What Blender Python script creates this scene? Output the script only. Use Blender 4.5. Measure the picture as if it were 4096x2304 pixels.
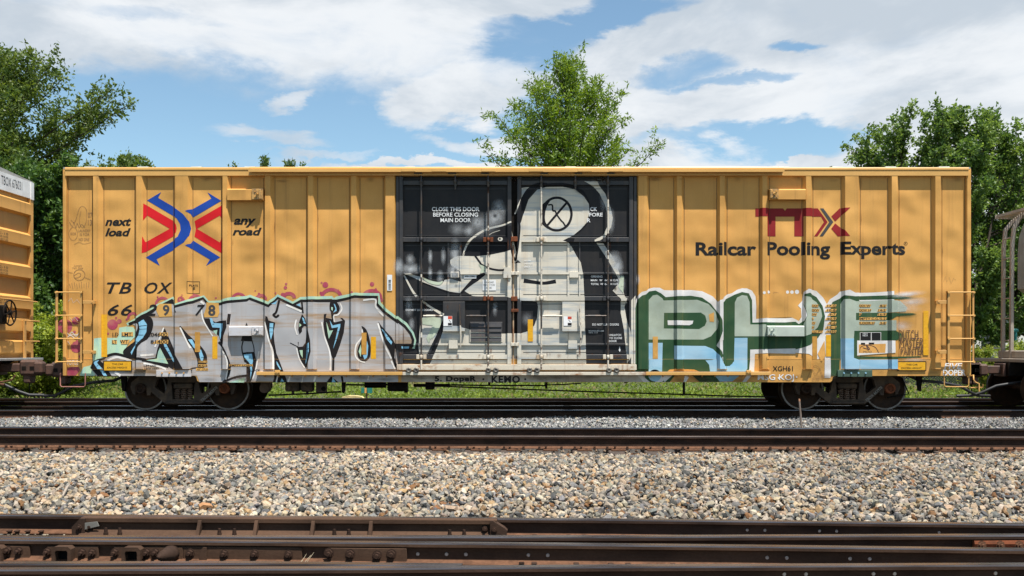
import bpy, bmesh, math, random
import numpy as np
from mathutils import Vector, Matrix
from mathutils.geometry import tessellate_polygon

# ------------------------------------------------------------------ clear
for o in list(bpy.data.objects): bpy.data.objects.remove(o, do_unlink=True)
SC = bpy.context.scene
COL = SC.collection
R = math.radians

# ------------------------------------------------------------------ camera
F = 3740.0            # focal length in pixels of the 4096 px wide photograph
HC = 1.30             # camera height above rail top
YH = 1398.0           # row of the horizon
cam = bpy.data.cameras.new('camera'); camo = bpy.data.objects.new('camera', cam); COL.objects.link(camo)
camo.location = (0, 0, HC); camo.rotation_euler = (R(90), 0, 0)
cam.sensor_width = 36.0; cam.lens = F / 4096 * 36.0
cam.shift_y = (YH - 1152) / 4096.0
cam.clip_start = 0.1; cam.clip_end = 4000
SC.camera = camo
SC.render.resolution_x = 1024; SC.render.resolution_y = 576

# ------------------------------------------------------------------ sun direction (from the shadows on the car and the rails)
LD = Vector((-0.72, 1.0, -3.3)).normalized()       # the way the light travels
SUN_EL = math.asin(-LD.z)
SUN_AZ = math.atan2(-LD.x, -LD.y)                  # compass angle from +Y towards +X
sl = bpy.data.lights.new('sun', 'SUN'); so = bpy.data.objects.new('sun', sl); COL.objects.link(so)
sl.energy = 5.0; sl.angle = R(0.53); sl.color = (1.0, 0.955, 0.88)
so.rotation_euler = LD.to_track_quat('-Z', 'Y').to_euler(); so.location = (10, -10, 40)

# ------------------------------------------------------------------ view
SC.view_settings.view_transform = 'Standard'; SC.view_settings.look = 'None'
SC.view_settings.gamma = 1; SC.view_settings.use_curve_mapping = False
SC.view_settings.exposure = 0.80

# ------------------------------------------------------------------ world: Nishita sky with a broken cloud layer
W = bpy.data.worlds.new('World'); SC.world = W; W.use_nodes = True
wn = W.node_tree.nodes; wl = W.node_tree.links; wn.clear()
def wnode(t, **k):
    n = wn.new(t)
    for a, b in k.items(): setattr(n, a, b)
    return n
def wm(op, a, b=None, c=None, clamp=False):
    n = wn.new('ShaderNodeMath'); n.operation = op; n.use_clamp = clamp
    for i, v in enumerate((a, b, c)):
        if v is None: continue
        if isinstance(v, (int, float)): n.inputs[i].default_value = v
        else: wl.new(v, n.inputs[i])
    return n.outputs[0]
def wsmooth(x, lo, hi, to0=0.0, to1=1.0):
    n = wn.new('ShaderNodeMapRange'); n.interpolation_type = 'SMOOTHSTEP'
    wl.new(x, n.inputs['Value']); n.inputs['From Min'].default_value = lo; n.inputs['From Max'].default_value = hi
    n.inputs['To Min'].default_value = to0; n.inputs['To Max'].default_value = to1
    return n.outputs[0]
def wmix(fac, a, b):
    n = wn.new('ShaderNodeMix'); n.data_type = 'RGBA'
    if isinstance(fac, (int, float)): n.inputs[0].default_value = fac
    else: wl.new(fac, n.inputs[0])
    for s, v in ((n.inputs[6], a), (n.inputs[7], b)):
        if isinstance(v, tuple): s.default_value = (*v, 1)
        else: wl.new(v, s)
    return n.outputs[2]
sky = wnode('ShaderNodeTexSky', sky_type='NISHITA', sun_disc=False, sun_elevation=SUN_EL, sun_rotation=SUN_AZ,
            air_density=1.0, dust_density=0.6, ozone_density=1.0, altitude=100)
tc = wnode('ShaderNodeTexCoord')
sep = wnode('ShaderNodeSeparateXYZ'); wl.new(tc.outputs['Generated'], sep.inputs[0])
dx, dy, dz = sep.outputs
az = wm('ARCTAN2', dx, dy)                         # azimuth and elevation, radians
el = wm('ARCSINE', dz)
# cloud coordinates: flattened towards the horizon as a layer is
cmb = wnode('ShaderNodeCombineXYZ')
wl.new(wm('MULTIPLY', az, 2.2), cmb.inputs[0]); wl.new(wm('MULTIPLY', el, 5.2), cmb.inputs[1])
def wnoise(scale, detail, rough, off=0.0, dist=0.0):
    mp = wnode('ShaderNodeVectorMath', operation='ADD'); wl.new(cmb.outputs[0], mp.inputs[0])
    mp.inputs[1].default_value = (off, off * 0.7, off * 1.3)
    n = wnode('ShaderNodeTexNoise'); n.noise_dimensions = '3D'
    wl.new(mp.outputs[0], n.inputs['Vector'])
    n.inputs['Scale'].default_value = scale; n.inputs['Detail'].default_value = detail
    n.inputs['Roughness'].default_value = rough; n.inputs['Distortion'].default_value = dist
    return n.outputs[0]
nbig = wnoise(1.15, 7, 0.56, 3.1, 0.35)
nfine = wnoise(3.4, 8, 0.6, 7.7, 0.5)
nwide = wnoise(0.55, 3, 0.5, 11.0)
def dirof(px, py):
    v = Vector((px - 2048, F, YH - py)).normalized()
    return math.atan2(v.x, v.y), math.asin(v.z)
warpa = wm('MULTIPLY', wm('SUBTRACT', wnoise(2.6, 8, .62, 31.0, .2), 0.5), 0.17)
warpe = wm('MULTIPLY', wm('SUBTRACT', wnoise(3.1, 8, .62, 41.0, .2), 0.5), 0.085)
az2 = wm('ADD', az, warpa); el2 = wm('ADD', el, warpe)
def gap(px, py, rx, ry, rot=0.0, amp=1.0):
    a0, e0 = dirof(px, py); k = 1.0 / F
    u = wm('SUBTRACT', az2, a0); v = wm('SUBTRACT', el2, e0)
    c, s = math.cos(R(rot)), math.sin(R(rot))
    uu = wm('ADD', wm('MULTIPLY', u, c), wm('MULTIPLY', v, s))
    vv = wm('SUBTRACT', wm('MULTIPLY', v, c), wm('MULTIPLY', u, s))
    q = wm('ADD', wm('POWER', wm('ABSOLUTE', wm('DIVIDE', uu, rx * k)), 2.0), wm('POWER', wm('ABSOLUTE', wm('DIVIDE', vv, ry * k)), 2.0))
    return wm('MULTIPLY', wsmooth(q, 0.0, 2.4, 1.0, 0.0), amp)
# breaks in the cloud where blue shows (az, el of the gaps), and banks that lie inside them
gaps = [gap(850, 470, 860, 165, 0), gap(1500, 560, 560, 150, 0), gap(500, 620, 700, 120, 0),
        gap(2120, 220, 300, 120, 40, .9), gap(2330, 60, 330, 62, 10, 1.0), gap(3010, 580, 420, 62, 0, 1.1), gap(2130, 420, 230, 90, 0, .8),
        gap(2760, 285, 150, 50, 0, 0.62), gap(2930, 335, 190, 22, 4, .62), gap(3200, 160, 95, 26, 0, 0.85), gap(380, 20, 380, 34, 0, 0.3)]
g = gaps[0]
for q in gaps[1:]: g = wm('MAXIMUM', g, q)
banks = [gap(1690, 440, 110, 70, 20, .75), gap(1030, 520, 260, 32, -4, .68), gap(2000, 352, 210, 90, 10, .9), gap(1950, 560, 190, 40, 0, .85), gap(1700, 660, 330, 16, 0, 1.0),
         gap(2800, 640, 230, 60, 0, 1.0), gap(1150, 380, 110, 24, 12, .55), gap(3400, 655, 330, 24, 0, 1.0), gap(1290, 600, 220, 14, 0, .5), gap(2150, 10, 150, 60, 0, .8)]
bk = banks[0]
for q in banks[1:]: bk = wm('MAXIMUM', bk, q)
g = wm('SUBTRACT', g, wm('MULTIPLY', bk, 0.95))
inview = wm('MULTIPLY', wsmooth(wm('ABSOLUTE', az), 0.75, 1.05, 1.0, 0.0), wsmooth(el, 0.5, 0.7, 1.0, 0.0))
away = wsmooth(nwide, 0.34, 0.52, 0.0, 1.1)       # sparser cloud out of view, chosen to deepen the shadows
g = wm('ADD', wm('MULTIPLY', g, inview), wm('MULTIPLY', away, wm('SUBTRACT', 1.0, inview)))
dens = wm('ADD', wm('SUBTRACT', 0.62, g), wm('ADD', wm('MULTIPLY', wm('SUBTRACT', nbig, 0.5), 1.25), wm('MULTIPLY', wm('SUBTRACT', nfine, 0.5), 1.15)))
cover = wsmooth(dens, -0.22, 0.58)
cover = wm('MULTIPLY', cover, 0.97)
shade = wsmooth(wm('ADD', wm('MULTIPLY', nbig, 0.55), wm('MULTIPLY', wnoise(2.0, 6, .6, 23.0, .3), 0.6)), 0.47, 0.66)
cloudc = wmix(shade, (7.6, 7.85, 8.1), (4.9, 5.5, 6.15))
skyc = wnode('ShaderNodeMix', data_type='RGBA', blend_type='MULTIPLY'); skyc.inputs[0].default_value = 1
wl.new(sky.outputs[0], skyc.inputs[6]); skyc.inputs[7].default_value = (1.28, 1.43, 1.36, 1)
allc = wmix(cover, skyc.outputs[2], cloudc)
bg = wnode('ShaderNodeBackground'); wl.new(allc, bg.inputs[0]); bg.inputs[1].default_value = 0.068
wo = wnode('ShaderNodeOutputWorld'); wl.new(bg.outputs[0], wo.inputs[0])
# ------------------------------------------------------------------ mesh helpers
class MB:
    """collects shapes; build() links them as one mesh object"""
    def __init__(s): s.v = []; s.f = []; s.sm = []
    def add(s, vs, fs, smooth=False):
        b = len(s.v); s.v.extend(tuple(p) for p in vs); s.f.extend(tuple(i + b for i in f) for f in fs); s.sm.extend([smooth] * len(fs)); return s
    def box(s, x0, x1, y0, y1, z0, z1, b=0.0):
        x0, x1 = min(x0, x1), max(x0, x1); y0, y1 = min(y0, y1), max(y0, y1); z0, z1 = min(z0, z1), max(z0, z1)
        if b <= 0:
            vs = [(x, y, z) for x in (x0, x1) for y in (y0, y1) for z in (z0, z1)]
            return s.add(vs, [(0, 1, 3, 2), (4, 6, 7, 5), (0, 4, 5, 1), (2, 3, 7, 6), (0, 2, 6, 4), (1, 5, 7, 3)])
        b = min(b, (x1 - x0) * .45, (y1 - y0) * .45, (z1 - z0) * .45)
        c = ((x0 + x1) / 2, (y0 + y1) / 2, (z0 + z1) / 2); h = ((x1 - x0) / 2, (y1 - y0) / 2, (z1 - z0) / 2)
        idx = {}; vs = []
        for sx in (-1, 1):
            for sy in (-1, 1):
                for sz in (-1, 1):
                    for a in range(3):
                        e = [h[i] - (0 if i == a else b) for i in range(3)]
                        idx[(sx, sy, sz, a)] = len(vs); vs.append((c[0] + sx * e[0], c[1] + sy * e[1], c[2] + sz * e[2]))
        fs = []
        for a in range(3):
            o = [i for i in range(3) if i != a]
            for sg in (-1, 1):
                q = []
                for (p, r) in ((-1, -1), (1, -1), (1, 1), (-1, 1)):
                    k = [0, 0, 0]; k[a] = sg; k[o[0]] = p; k[o[1]] = r; q.append(idx[(*k, a)])
                fs.append(tuple(q))
        for a in range(3):
            o = [i for i in range(3) if i != a]
            for p in (-1, 1):
                for r in (-1, 1):
                    k0 = [0, 0, 0]; k1 = [0, 0, 0]
                    k0[a] = -1; k1[a] = 1
                    for k in (k0, k1): k[o[0]] = p; k[o[1]] = r
                    fs.append((idx[(*k0, o[0])], idx[(*k1, o[0])], idx[(*k1, o[1])], idx[(*k0, o[1])]))
        for sx in (-1, 1):
            for sy in (-1, 1):
                for sz in (-1, 1): fs.append((idx[(sx, sy, sz, 0)], idx[(sx, sy, sz, 1)], idx[(sx, sy, sz, 2)]))
        return s.add(vs, fs)
    def prism(s, poly, a0, a1, axis='y', holes=()):
        """polygon (list of 2D points) extruded along an axis between a0 and a1"""
        loops = [list(poly)] + [list(h) for h in holes]
        flat = [p for l in loops for p in l]
        tri = tessellate_polygon([[Vector((p[0], p[1], 0)) for p in l] for l in loops])
        mk = {'y': lambda p, a: (p[0], a, p[1]), 'x': lambda p, a: (a, p[0], p[1]), 'z': lambda p, a: (p[0], p[1], a)}[axis]
        n = len(flat)
        vs = [mk(p, a0) for p in flat] + [mk(p, a1) for p in flat]
        fs = [tuple(t) for t in tri] + [tuple(i + n for i in reversed(t)) for t in tri]
        o = 0
        for l in loops:
            m = len(l)
            for i in range(m): fs.append((o + i, o + (i + 1) % m, n + o + (i + 1) % m, n + o + i))
            o += m
        return s.add(vs, fs)
    def cyl(s, p0, p1, r0, r1=None, n=10, caps=True, smooth=True):
        r1 = r0 if r1 is None else r1
        p0 = Vector(p0); p1 = Vector(p1); d = (p1 - p0).normalized()
        a = d.orthogonal().normalized(); b = d.cross(a)
        vs = []
        for p, r in ((p0, r0), (p1, r1)):
            for i in range(n):
                t = 2 * math.pi * i / n; vs.append(p + a * (r * math.cos(t)) + b * (r * math.sin(t)))
        s.add(vs, [(i, (i + 1) % n, n + (i + 1) % n, n + i) for i in range(n)], smooth)
        if caps:
            s.add(vs[:n], [tuple(reversed(range(n)))]); s.add(vs[n:], [tuple(range(n))])
        return s
    def tube(s, pts, r, n=8, smooth=True):
        pts = [Vector(p) for p in pts]; m = len(pts)
        rs = r if isinstance(r, (list, tuple)) else [r] * m
        up = None; vs = []
        for i, p in enumerate(pts):
            d = ((pts[min(i + 1, m - 1)] - pts[max(i - 1, 0)])).normalized()
            if up is None: up = d.orthogonal().normalized()
            up = (up - d * up.dot(d)).normalized(); b = d.cross(up)
            for k in range(n):
                t = 2 * math.pi * k / n; vs.append(p + up * (rs[i] * math.cos(t)) + b * (rs[i] * math.sin(t)))
        fs = [(i * n + k, i * n + (k + 1) % n, (i + 1) * n + (k + 1) % n, (i + 1) * n + k) for i in range(m - 1) for k in range(n)]
        s.add(vs, fs, smooth)
        s.add(vs[:n], [tuple(reversed(range(n)))]); s.add(vs[-n:], [tuple(range(n))])
        return s
    def lathe(s, prof, c, axis='y', n=32, smooth=True):
        """profile (along, radius) turned about an axis through c"""
        vs = []
        for (a, r) in prof:
            for i in range(n):
                t = 2 * math.pi * i / n; u, w = r * math.cos(t), r * math.sin(t)
                vs.append({'y': (c[0] + u, c[1] + a, c[2] + w), 'x': (c[0] + a, c[1] + u, c[2] + w), 'z': (c[0] + u, c[1] + w, c[2] + a)}[axis])
        m = len(prof)
        return s.add(vs, [(i * n + k, i * n + (k + 1) % n, (i + 1) * n + (k + 1) % n, (i + 1) * n + k) for i in range(m - 1) for k in range(n)], smooth)
    def mesh(s, name, mat):
        me = bpy.data.meshes.new(name); me.from_pydata(s.v, [], s.f)
        me.polygons.foreach_set('use_smooth', s.sm)
        if mat: me.materials.append(mat)
        me.update(); return me
    def build(s, name, mat, parent=None, loc=(0, 0, 0), rot=(0, 0, 0)):
        return link(name, s.mesh(name, mat), parent, loc, rot)
def link(name, me, parent=None, loc=(0, 0, 0), rot=(0, 0, 0)):
    o = bpy.data.objects.new(name, me); COL.objects.link(o); o.parent = parent; o.location = loc; o.rotation_euler = rot; return o
def tag(o, label, cat, group=None):
    o['label'] = label; o['category'] = cat
    if group: o['group'] = group
    return o
def struct(o): o['kind'] = 'structure'; return o
def stuff(o): o['kind'] = 'stuff'; return o
def thing(name, label, cat, loc=(0, 0, 0), rz=0.0, group=None):
    return tag(link(name, None, None, loc, (0, 0, rz)), label, cat, group)
def copy_tree(o, parent=None):
    c = o.copy(); COL.objects.link(c); c.parent = parent
    for ch in list(o.children): copy_tree(ch, c)
    return c
def pix(px, py, d):
    """photograph pixel -> point at depth d"""
    return Vector(((px - 2048) * d / F, d, HC - (py - YH) * d / F))
def dep(py, z=0.0): return F * (HC - z) / (py - YH)     # depth of a pixel row on the level z

def bigmesh(name, V, Fc, mat, cols=None, smooth=False):
    """numpy verts (n,3), faces (m,k) -> mesh; cols: per-vertex rgb"""
    me = bpy.data.meshes.new(name); n, m, k = len(V), len(Fc), Fc.shape[1]
    me.vertices.add(n); me.vertices.foreach_set('co', np.ascontiguousarray(V, dtype=np.float32).ravel())
    me.loops.add(m * k); me.loops.foreach_set('vertex_index', np.ascontiguousarray(Fc, dtype=np.int32).ravel())
    me.polygons.add(m); me.polygons.foreach_set('loop_start', np.arange(0, m * k, k, dtype=np.int32))
    me.polygons.foreach_set('use_smooth', np.full(m, smooth))
    if cols is not None:
        at = me.attributes.new('tint', 'FLOAT_COLOR', 'POINT')
        c4 = np.ones((n, 4), np.float32); c4[:, :3] = cols; at.data.foreach_set('color', c4.ravel())
    me.materials.append(mat); me.update(calc_edges=True); return me

# ------------------------------------------------------------------ materials
_mats = {}
def M(name, col, rough=0.6, metal=0.0, col2=None, scale=4.0, stretch=(1, 1, 1), lo=0.42, hi=0.66, detail=6, bump=0.0, bscale=None,
      spec=0.5, grain=0.0, alpha=False, wear=None, dent=0.0, streak=None, coat=0.0, amt=1.0):
    """procedural paint / metal / wood: two colours mixed by stretched noise, optional relief, drips, wear (bare patches let through)"""
    if name in _mats: return _mats[name]
    m = bpy.data.materials.new(name); m.use_nodes = True; nt = m.node_tree; N = nt.nodes; L = nt.links
    bs = N['Principled BSDF']; out = N['Material Output']
    tcn = N.new('ShaderNodeTexCoord'); mp = N.new('ShaderNodeMapping'); L.new(tcn.outputs['Object'], mp.inputs[0]); mp.inputs['Scale'].default_value = stretch
    def noise(sc, det=6, src=None, ro=0.6):
        n = N.new('ShaderNodeTexNoise'); L.new(src or mp.outputs[0], n.inputs['Vector']); n.inputs['Scale'].default_value = sc
        n.inputs['Detail'].default_value = det; n.inputs['Roughness'].default_value = ro; return n.outputs[0]
    def rng(x, a, b, c=0.0, d=1.0):
        n = N.new('ShaderNodeMapRange'); L.new(x, n.inputs[0]); n.inputs[1].default_value = a; n.inputs[2].default_value = b
        n.inputs[3].default_value = c; n.inputs[4].default_value = d; return n.outputs[0]
    def mixc(f, a, b):
        n = N.new('ShaderNodeMix'); n.data_type = 'RGBA'
        if isinstance(f, float): n.inputs[0].default_value = f
        else: L.new(f, n.inputs[0])
        for s_, v_ in ((n.inputs[6], a), (n.inputs[7], b)):
            if isinstance(v_, tuple): s_.default_value = (*v_, 1)
            else: L.new(v_, s_)
        return n.outputs[2]
    if col2 is None: col2 = tuple(c * 0.72 for c in col)
    c = mixc(rng(noise(scale, detail), lo, hi, 0.0, amt), tuple(col), tuple(col2))
    if streak:                                     # (colour, scale across, amount): run-down dirt
        mp2 = N.new('ShaderNodeMapping'); L.new(tcn.outputs['Object'], mp2.inputs[0]); mp2.inputs['Scale'].default_value = (streak[1], streak[1], 0.35)
        sN = noise(1.0, 5, mp2.outputs[0], .65); f = rng(sN, .56, .78, 0.0, streak[2]); c = mixc(f, c, tuple(streak[0]))
    if grain:
        gN = noise(55, 3, tcn.outputs['Object']); hs = N.new('ShaderNodeHueSaturation'); L.new(c, hs.inputs['Color'])
        L.new(rng(gN, .3, .7, 1 - grain, 1 + grain), hs.inputs['Value']); c = hs.outputs[0]
    L.new(c, bs.inputs['Base Color'])
    bs.inputs['Roughness'].default_value = rough; bs.inputs['Metallic'].default_value = metal; bs.inputs['Specular IOR Level'].default_value = spec
    prev = None
    if dent:
        mp3 = N.new('ShaderNodeMapping'); L.new(tcn.outputs['Object'], mp3.inputs[0]); mp3.inputs['Scale'].default_value = (1.3, 0.05, 1.3)
        b = N.new('ShaderNodeBump'); b.inputs['Distance'].default_value = dent; b.inputs['Strength'].default_value = 1
        L.new(noise(1.15, 1.0, mp3.outputs[0], .4), b.inputs['Height']); prev = b.outputs[0]
    if bump:
        b = N.new('ShaderNodeBump'); b.inputs['Distance'].default_value = bump; b.inputs['Strength'].default_value = 1
        L.new(noise(bscale or scale * 4, 5), b.inputs['Height'])
        if prev: L.new(prev, b.inputs['Normal'])
        prev = b.outputs[0]
    if prev: L.new(prev, bs.inputs['Normal'])
    a = None
    if wear:                                       # (threshold, scale x, scale z): paint missing where noise is above the threshold
        mp4 = N.new('ShaderNodeMapping'); L.new(tcn.outputs['Object'], mp4.inputs[0]); mp4.inputs['Scale'].default_value = (wear[1], 1, wear[2])
        a = rng(noise(1.0, 6, mp4.outputs[0], .62), wear[0], wear[0] + 0.09, 1.0, 0.0)
    if alpha:                                      # sprayed edge: the 'spray' attribute times speckle
        at = N.new('ShaderNodeAttribute'); at.attribute_name = 'spray'
        sp = rng(noise(7, 5, tcn.outputs['Object']), .25, .75, .55, 1.25)
        mu = N.new('ShaderNodeMath'); mu.operation = 'MULTIPLY'; mu.use_clamp = True; L.new(at.outputs['Fac'], mu.inputs[0]); L.new(sp, mu.inputs[1])
        if a is None: a = mu.outputs[0]
        else:
            m2 = N.new('ShaderNodeMath'); m2.operation = 'MULTIPLY'; L.new(a, m2.inputs[0]); L.new(mu.outputs[0], m2.inputs[1]); a = m2.outputs[0]
    if a is not None: L.new(a, bs.inputs['Alpha'])
    _mats[name] = m; return m
def leaf_mat(name, rough=0.45, trans=0.35, spec=0.35):
    m = bpy.data.materials.new(name); m.use_nodes = True; N = m.node_tree.nodes; L = m.node_tree.links
    bs = N['Principled BSDF']; out = N['Material Output']
    at = N.new('ShaderNodeAttribute'); at.attribute_name = 'tint'
    L.new(at.outputs['Color'], bs.inputs['Base Color']); bs.inputs['Roughness'].default_value = rough; bs.inputs['Specular IOR Level'].default_value = spec
    tr = N.new('ShaderNodeBsdfTranslucent'); hs = N.new('ShaderNodeHueSaturation'); L.new(at.outputs['Color'], hs.inputs['Color'])
    hs.inputs['Hue'].default_value = 0.485; hs.inputs['Value'].default_value = 1.9; hs.inputs['Saturation'].default_value = 1.1
    L.new(hs.outputs[0], tr.inputs[0])
    mx = N.new('ShaderNodeMixShader'); mx.inputs[0].default_value = trans; L.new(bs.outputs[0], mx.inputs[1]); L.new(tr.outputs[0], mx.inputs[2])
    L.new(mx.outputs[0], out.inputs[0]); return m
def tint_mat(name, rough=0.8, bump=0.0, grain=60):
    m = bpy.data.materials.new(name); m.use_nodes = True; N = m.node_tree.nodes; L = m.node_tree.links
    bs = N['Principled BSDF']; at = N.new('ShaderNodeAttribute'); at.attribute_name = 'tint'
    tcn = N.new('ShaderNodeTexCoord'); n = N.new('ShaderNodeTexNoise'); L.new(tcn.outputs['Object'], n.inputs['Vector']); n.inputs['Scale'].default_value = grain; n.inputs['Detail'].default_value = 4
    r = N.new('ShaderNodeMapRange'); L.new(n.outputs[0], r.inputs[0]); r.inputs[1].default_value = .3; r.inputs[2].default_value = .7; r.inputs[3].default_value = .75; r.inputs[4].default_value = 1.25
    hs = N.new('ShaderNodeHueSaturation'); L.new(at.outputs['Color'], hs.inputs['Color']); L.new(r.outputs[0], hs.inputs['Value'])
    L.new(hs.outputs[0], bs.inputs['Base Color']); bs.inputs['Roughness'].default_value = rough; bs.inputs['Specular IOR Level'].default_value = .25
    return m

RUST = M('rust_and_shaded_web', (0.046, 0.026, 0.018), .75, 0.0, (0.022, 0.014, 0.011), 5, (.5, 1, 1.6), bump=.002, bscale=40, grain=.15, spec=.1)
RUST_L = M('light_rust_and_lit_foot', (0.125, 0.062, 0.036), .85, 0.0, (0.070, 0.036, 0.022), 9, bump=.003, bscale=40, grain=.2, spec=.1)
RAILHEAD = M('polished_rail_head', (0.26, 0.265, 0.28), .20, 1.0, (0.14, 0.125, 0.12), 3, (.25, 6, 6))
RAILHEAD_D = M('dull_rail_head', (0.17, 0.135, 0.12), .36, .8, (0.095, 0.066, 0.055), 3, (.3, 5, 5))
BLACK = M('grimy_black_steel', (0.008, 0.007, 0.0065), .7, 0.0, (0.018, 0.013, 0.010), 6, bump=.002, spec=.1)
TRUCKM = M('grimy_cast_steel', (0.060, 0.045, 0.036), .78, 0.0, (0.105, 0.072, 0.050), 7, bump=.003, bscale=50, spec=.1)
WHEELM = M('wheel_steel', (0.030, 0.019, 0.014), .6, 0.1, (0.055, 0.030, 0.018), 6, spec=.1)
WHEELRIM = M('wheel_rim_steel', (0.22, 0.20, 0.19), .5, .6, (0.12, 0.09, 0.075), 8)
RUBBER = M('black_rubber', (0.018, 0.018, 0.02), .55)
GALV = M('galvanised_steel', (0.42, 0.43, 0.43), .5, .55, (0.30, 0.31, 0.32), 8)
TBODY = dict(rough=.55, spec=.25, scale=1.2, stretch=(.7, .7, .45), lo=.40, hi=.75, dent=.09, grain=.05)
ORANGE = M('ochre_car_paint', (0.605, 0.316, 0.085), col2=(0.500, 0.250, 0.064), streak=((0.33, 0.160, 0.048), 7.0, .50), bump=.0006, bscale=120, **TBODY)
ORANGE_P = M('ochre_hardware_paint', (0.53, 0.280, 0.080), .5, 0, (0.50, 0.265, 0.07), 5, grain=.05)
ORANGE_L = M('bright_ochre_paint', (0.63, 0.345, 0.098), .48, 0, (0.56, 0.31, 0.085), 3, (.4, 1, 1), grain=.05)
SEAM = M('dark_seam_caulk', (0.085, 0.050, 0.024), .8)
DOORBLK = M('black_door_paint', (0.012, 0.012, 0.0145), .55, 0, (0.020, 0.018, 0.018), 2.2, streak=((0.035, 0.028, 0.026), 9.0, .4), grain=.1, dent=.02, spec=.25)
DOORBAR = M('dark_grey_door_steel', (0.024, 0.024, 0.028), .5, 0, (0.042, 0.036, 0.034), 4, streak=((0.11, 0.06, 0.035), 11.0, .5))
CREAM = M('cream_spray_paint', (0.60, 0.55, 0.46), .6, 0, (0.40, 0.41, 0.41), 2.0, (.35, 1, 2.8), lo=.45, hi=.66, streak=((0.42, 0.30, 0.18), 9.0, .45), dent=.03)
CREAMHW = M('cream_hardware_paint', (0.62, 0.56, 0.46), .6, 0, (0.42, 0.30, 0.19), 6, (1, 1, .35), lo=.52, hi=.66)
ROD_DK = M('dark_lock_rod', (0.045, 0.042, 0.043), .42, .3, (0.10, 0.065, 0.045), 10)
RUSTBR = M('red_brown_rust', (0.19, 0.060, 0.028), .8, 0, (0.10, 0.038, 0.02), 9, bump=.002, spec=.1)
WHITEHW = M('rusted_white_sill', (0.60, 0.53, 0.42), .65, 0, (0.30, 0.14, 0.06), 3.2, (.8, 1, 1.5), lo=.54, hi=.66, streak=((0.22, 0.09, 0.035), 7.0, .9))
# ------------------------------------------------------------------ ground
rng = np.random.default_rng(7)
def vnoise(x, y, s, seed=0):
    """cheap smooth value noise for numpy arrays"""
    x = np.asarray(x) / s; y = np.asarray(y) / s
    xi = np.floor(x).astype(np.int64); yi = np.floor(y).astype(np.int64); fx = x - xi; fy = y - yi
    fx = fx * fx * (3 - 2 * fx); fy = fy * fy * (3 - 2 * fy)
    def h(a, b):
        n = (a * 374761393 + b * 668265263 + seed * 1442695041) & 0x7fffffff
        n = ((n ^ (n >> 13)) * 1274126177) & 0x7fffffff
        return ((n ^ (n >> 16)) & 0xffff) / 65535.0
    return (h(xi, yi) * (1 - fx) + h(xi + 1, yi) * fx) * (1 - fy) + (h(xi, yi + 1) * (1 - fx) + h(xi + 1, yi + 1) * fx) * fy
MIDROT = -0.020
def midy(x): return 14.83 + MIDROT * np.asarray(x)
def bedz(x, y):
    """height of the ballast surface"""
    x = np.asarray(x, float); y = np.asarray(y, float)
    z = np.full(np.broadcast(x, y).shape, -0.185)
    t = np.clip((y - 7.3) / 6.3, 0, 1); z = np.where((y > 7.0) & (y < 14.3), -0.205 + 0.075 * np.sin(np.pi * t) ** .8 - .045 * np.clip((y - 13.1) / .5, 0, 1), z)
    t = np.clip((y - 15.6) / 4.4, 0, 1); z = np.where((y >= 15.3) & (y < 20.6), -0.20 + 0.055 * np.sin(np.pi * t * .9), z)
    z = np.where(y > 20.6, -0.21, z)
    z = z + (vnoise(x, y, .9, 3) - .5) * .045 + (vnoise(x, y, .25, 5) - .5) * .03
    return z
def grassz(x, y):
    """ground beyond the tracks"""
    t = np.clip((np.asarray(y, float) - 26.0) / 16.0, 0, 1)
    return -0.34 + 0.62 * t * t * (3 - 2 * t) + (vnoise(x, y, 2.5, 9) - .5) * .12
GRASSBASE = M('grass_soil', (0.050, 0.075, 0.020), .95, 0, (0.085, 0.070, 0.035), .8, lo=.35, hi=.7, bump=.05, bscale=12)
GRAVBASE = M('ballast_bed_gravel', (0.075, 0.064, 0.052), .95, 0, (0.03, 0.027, 0.025), 26, lo=.35, hi=.62, bump=.03, bscale=30)
def sheet(name, xs, ys, zf, mat):
    X, Y = np.meshgrid(xs, ys); Z = zf(X, Y); nx = len(xs)
    V = np.stack([X, Y, Z], -1).reshape(-1, 3); i = np.arange(len(xs) - 1); j = np.arange(len(ys) - 1)
    a = (j[:, None] * nx + i[None, :]).ravel(); Fc = np.stack([a, a + 1, a + 1 + nx, a + nx], -1)
    return struct(link(name, bigmesh(name, V, Fc, mat, smooth=True)))
sheet('ground', np.concatenate([[-1500, -400, -120], np.arange(-60, 60.1, 2.0), [120, 400, 1500]]),
      np.concatenate([[-300, -60, -10, 10, 22, 25.2], np.arange(25.6, 60, 1.6), [90, 200, 600, 2500]]),
      lambda x, y: np.where(y > 25.5, grassz(x, y), -0.62), GRASSBASE)
sheet('ballast_bed', np.arange(-26, 26.1, .5), np.concatenate([[-6, -2, 1], np.arange(3, 26.01, .25)]), lambda x, y: bedz(x, y) - 0.03 - np.clip(y - 25.3, 0, 1) * .25, GRAVBASE)

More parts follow.
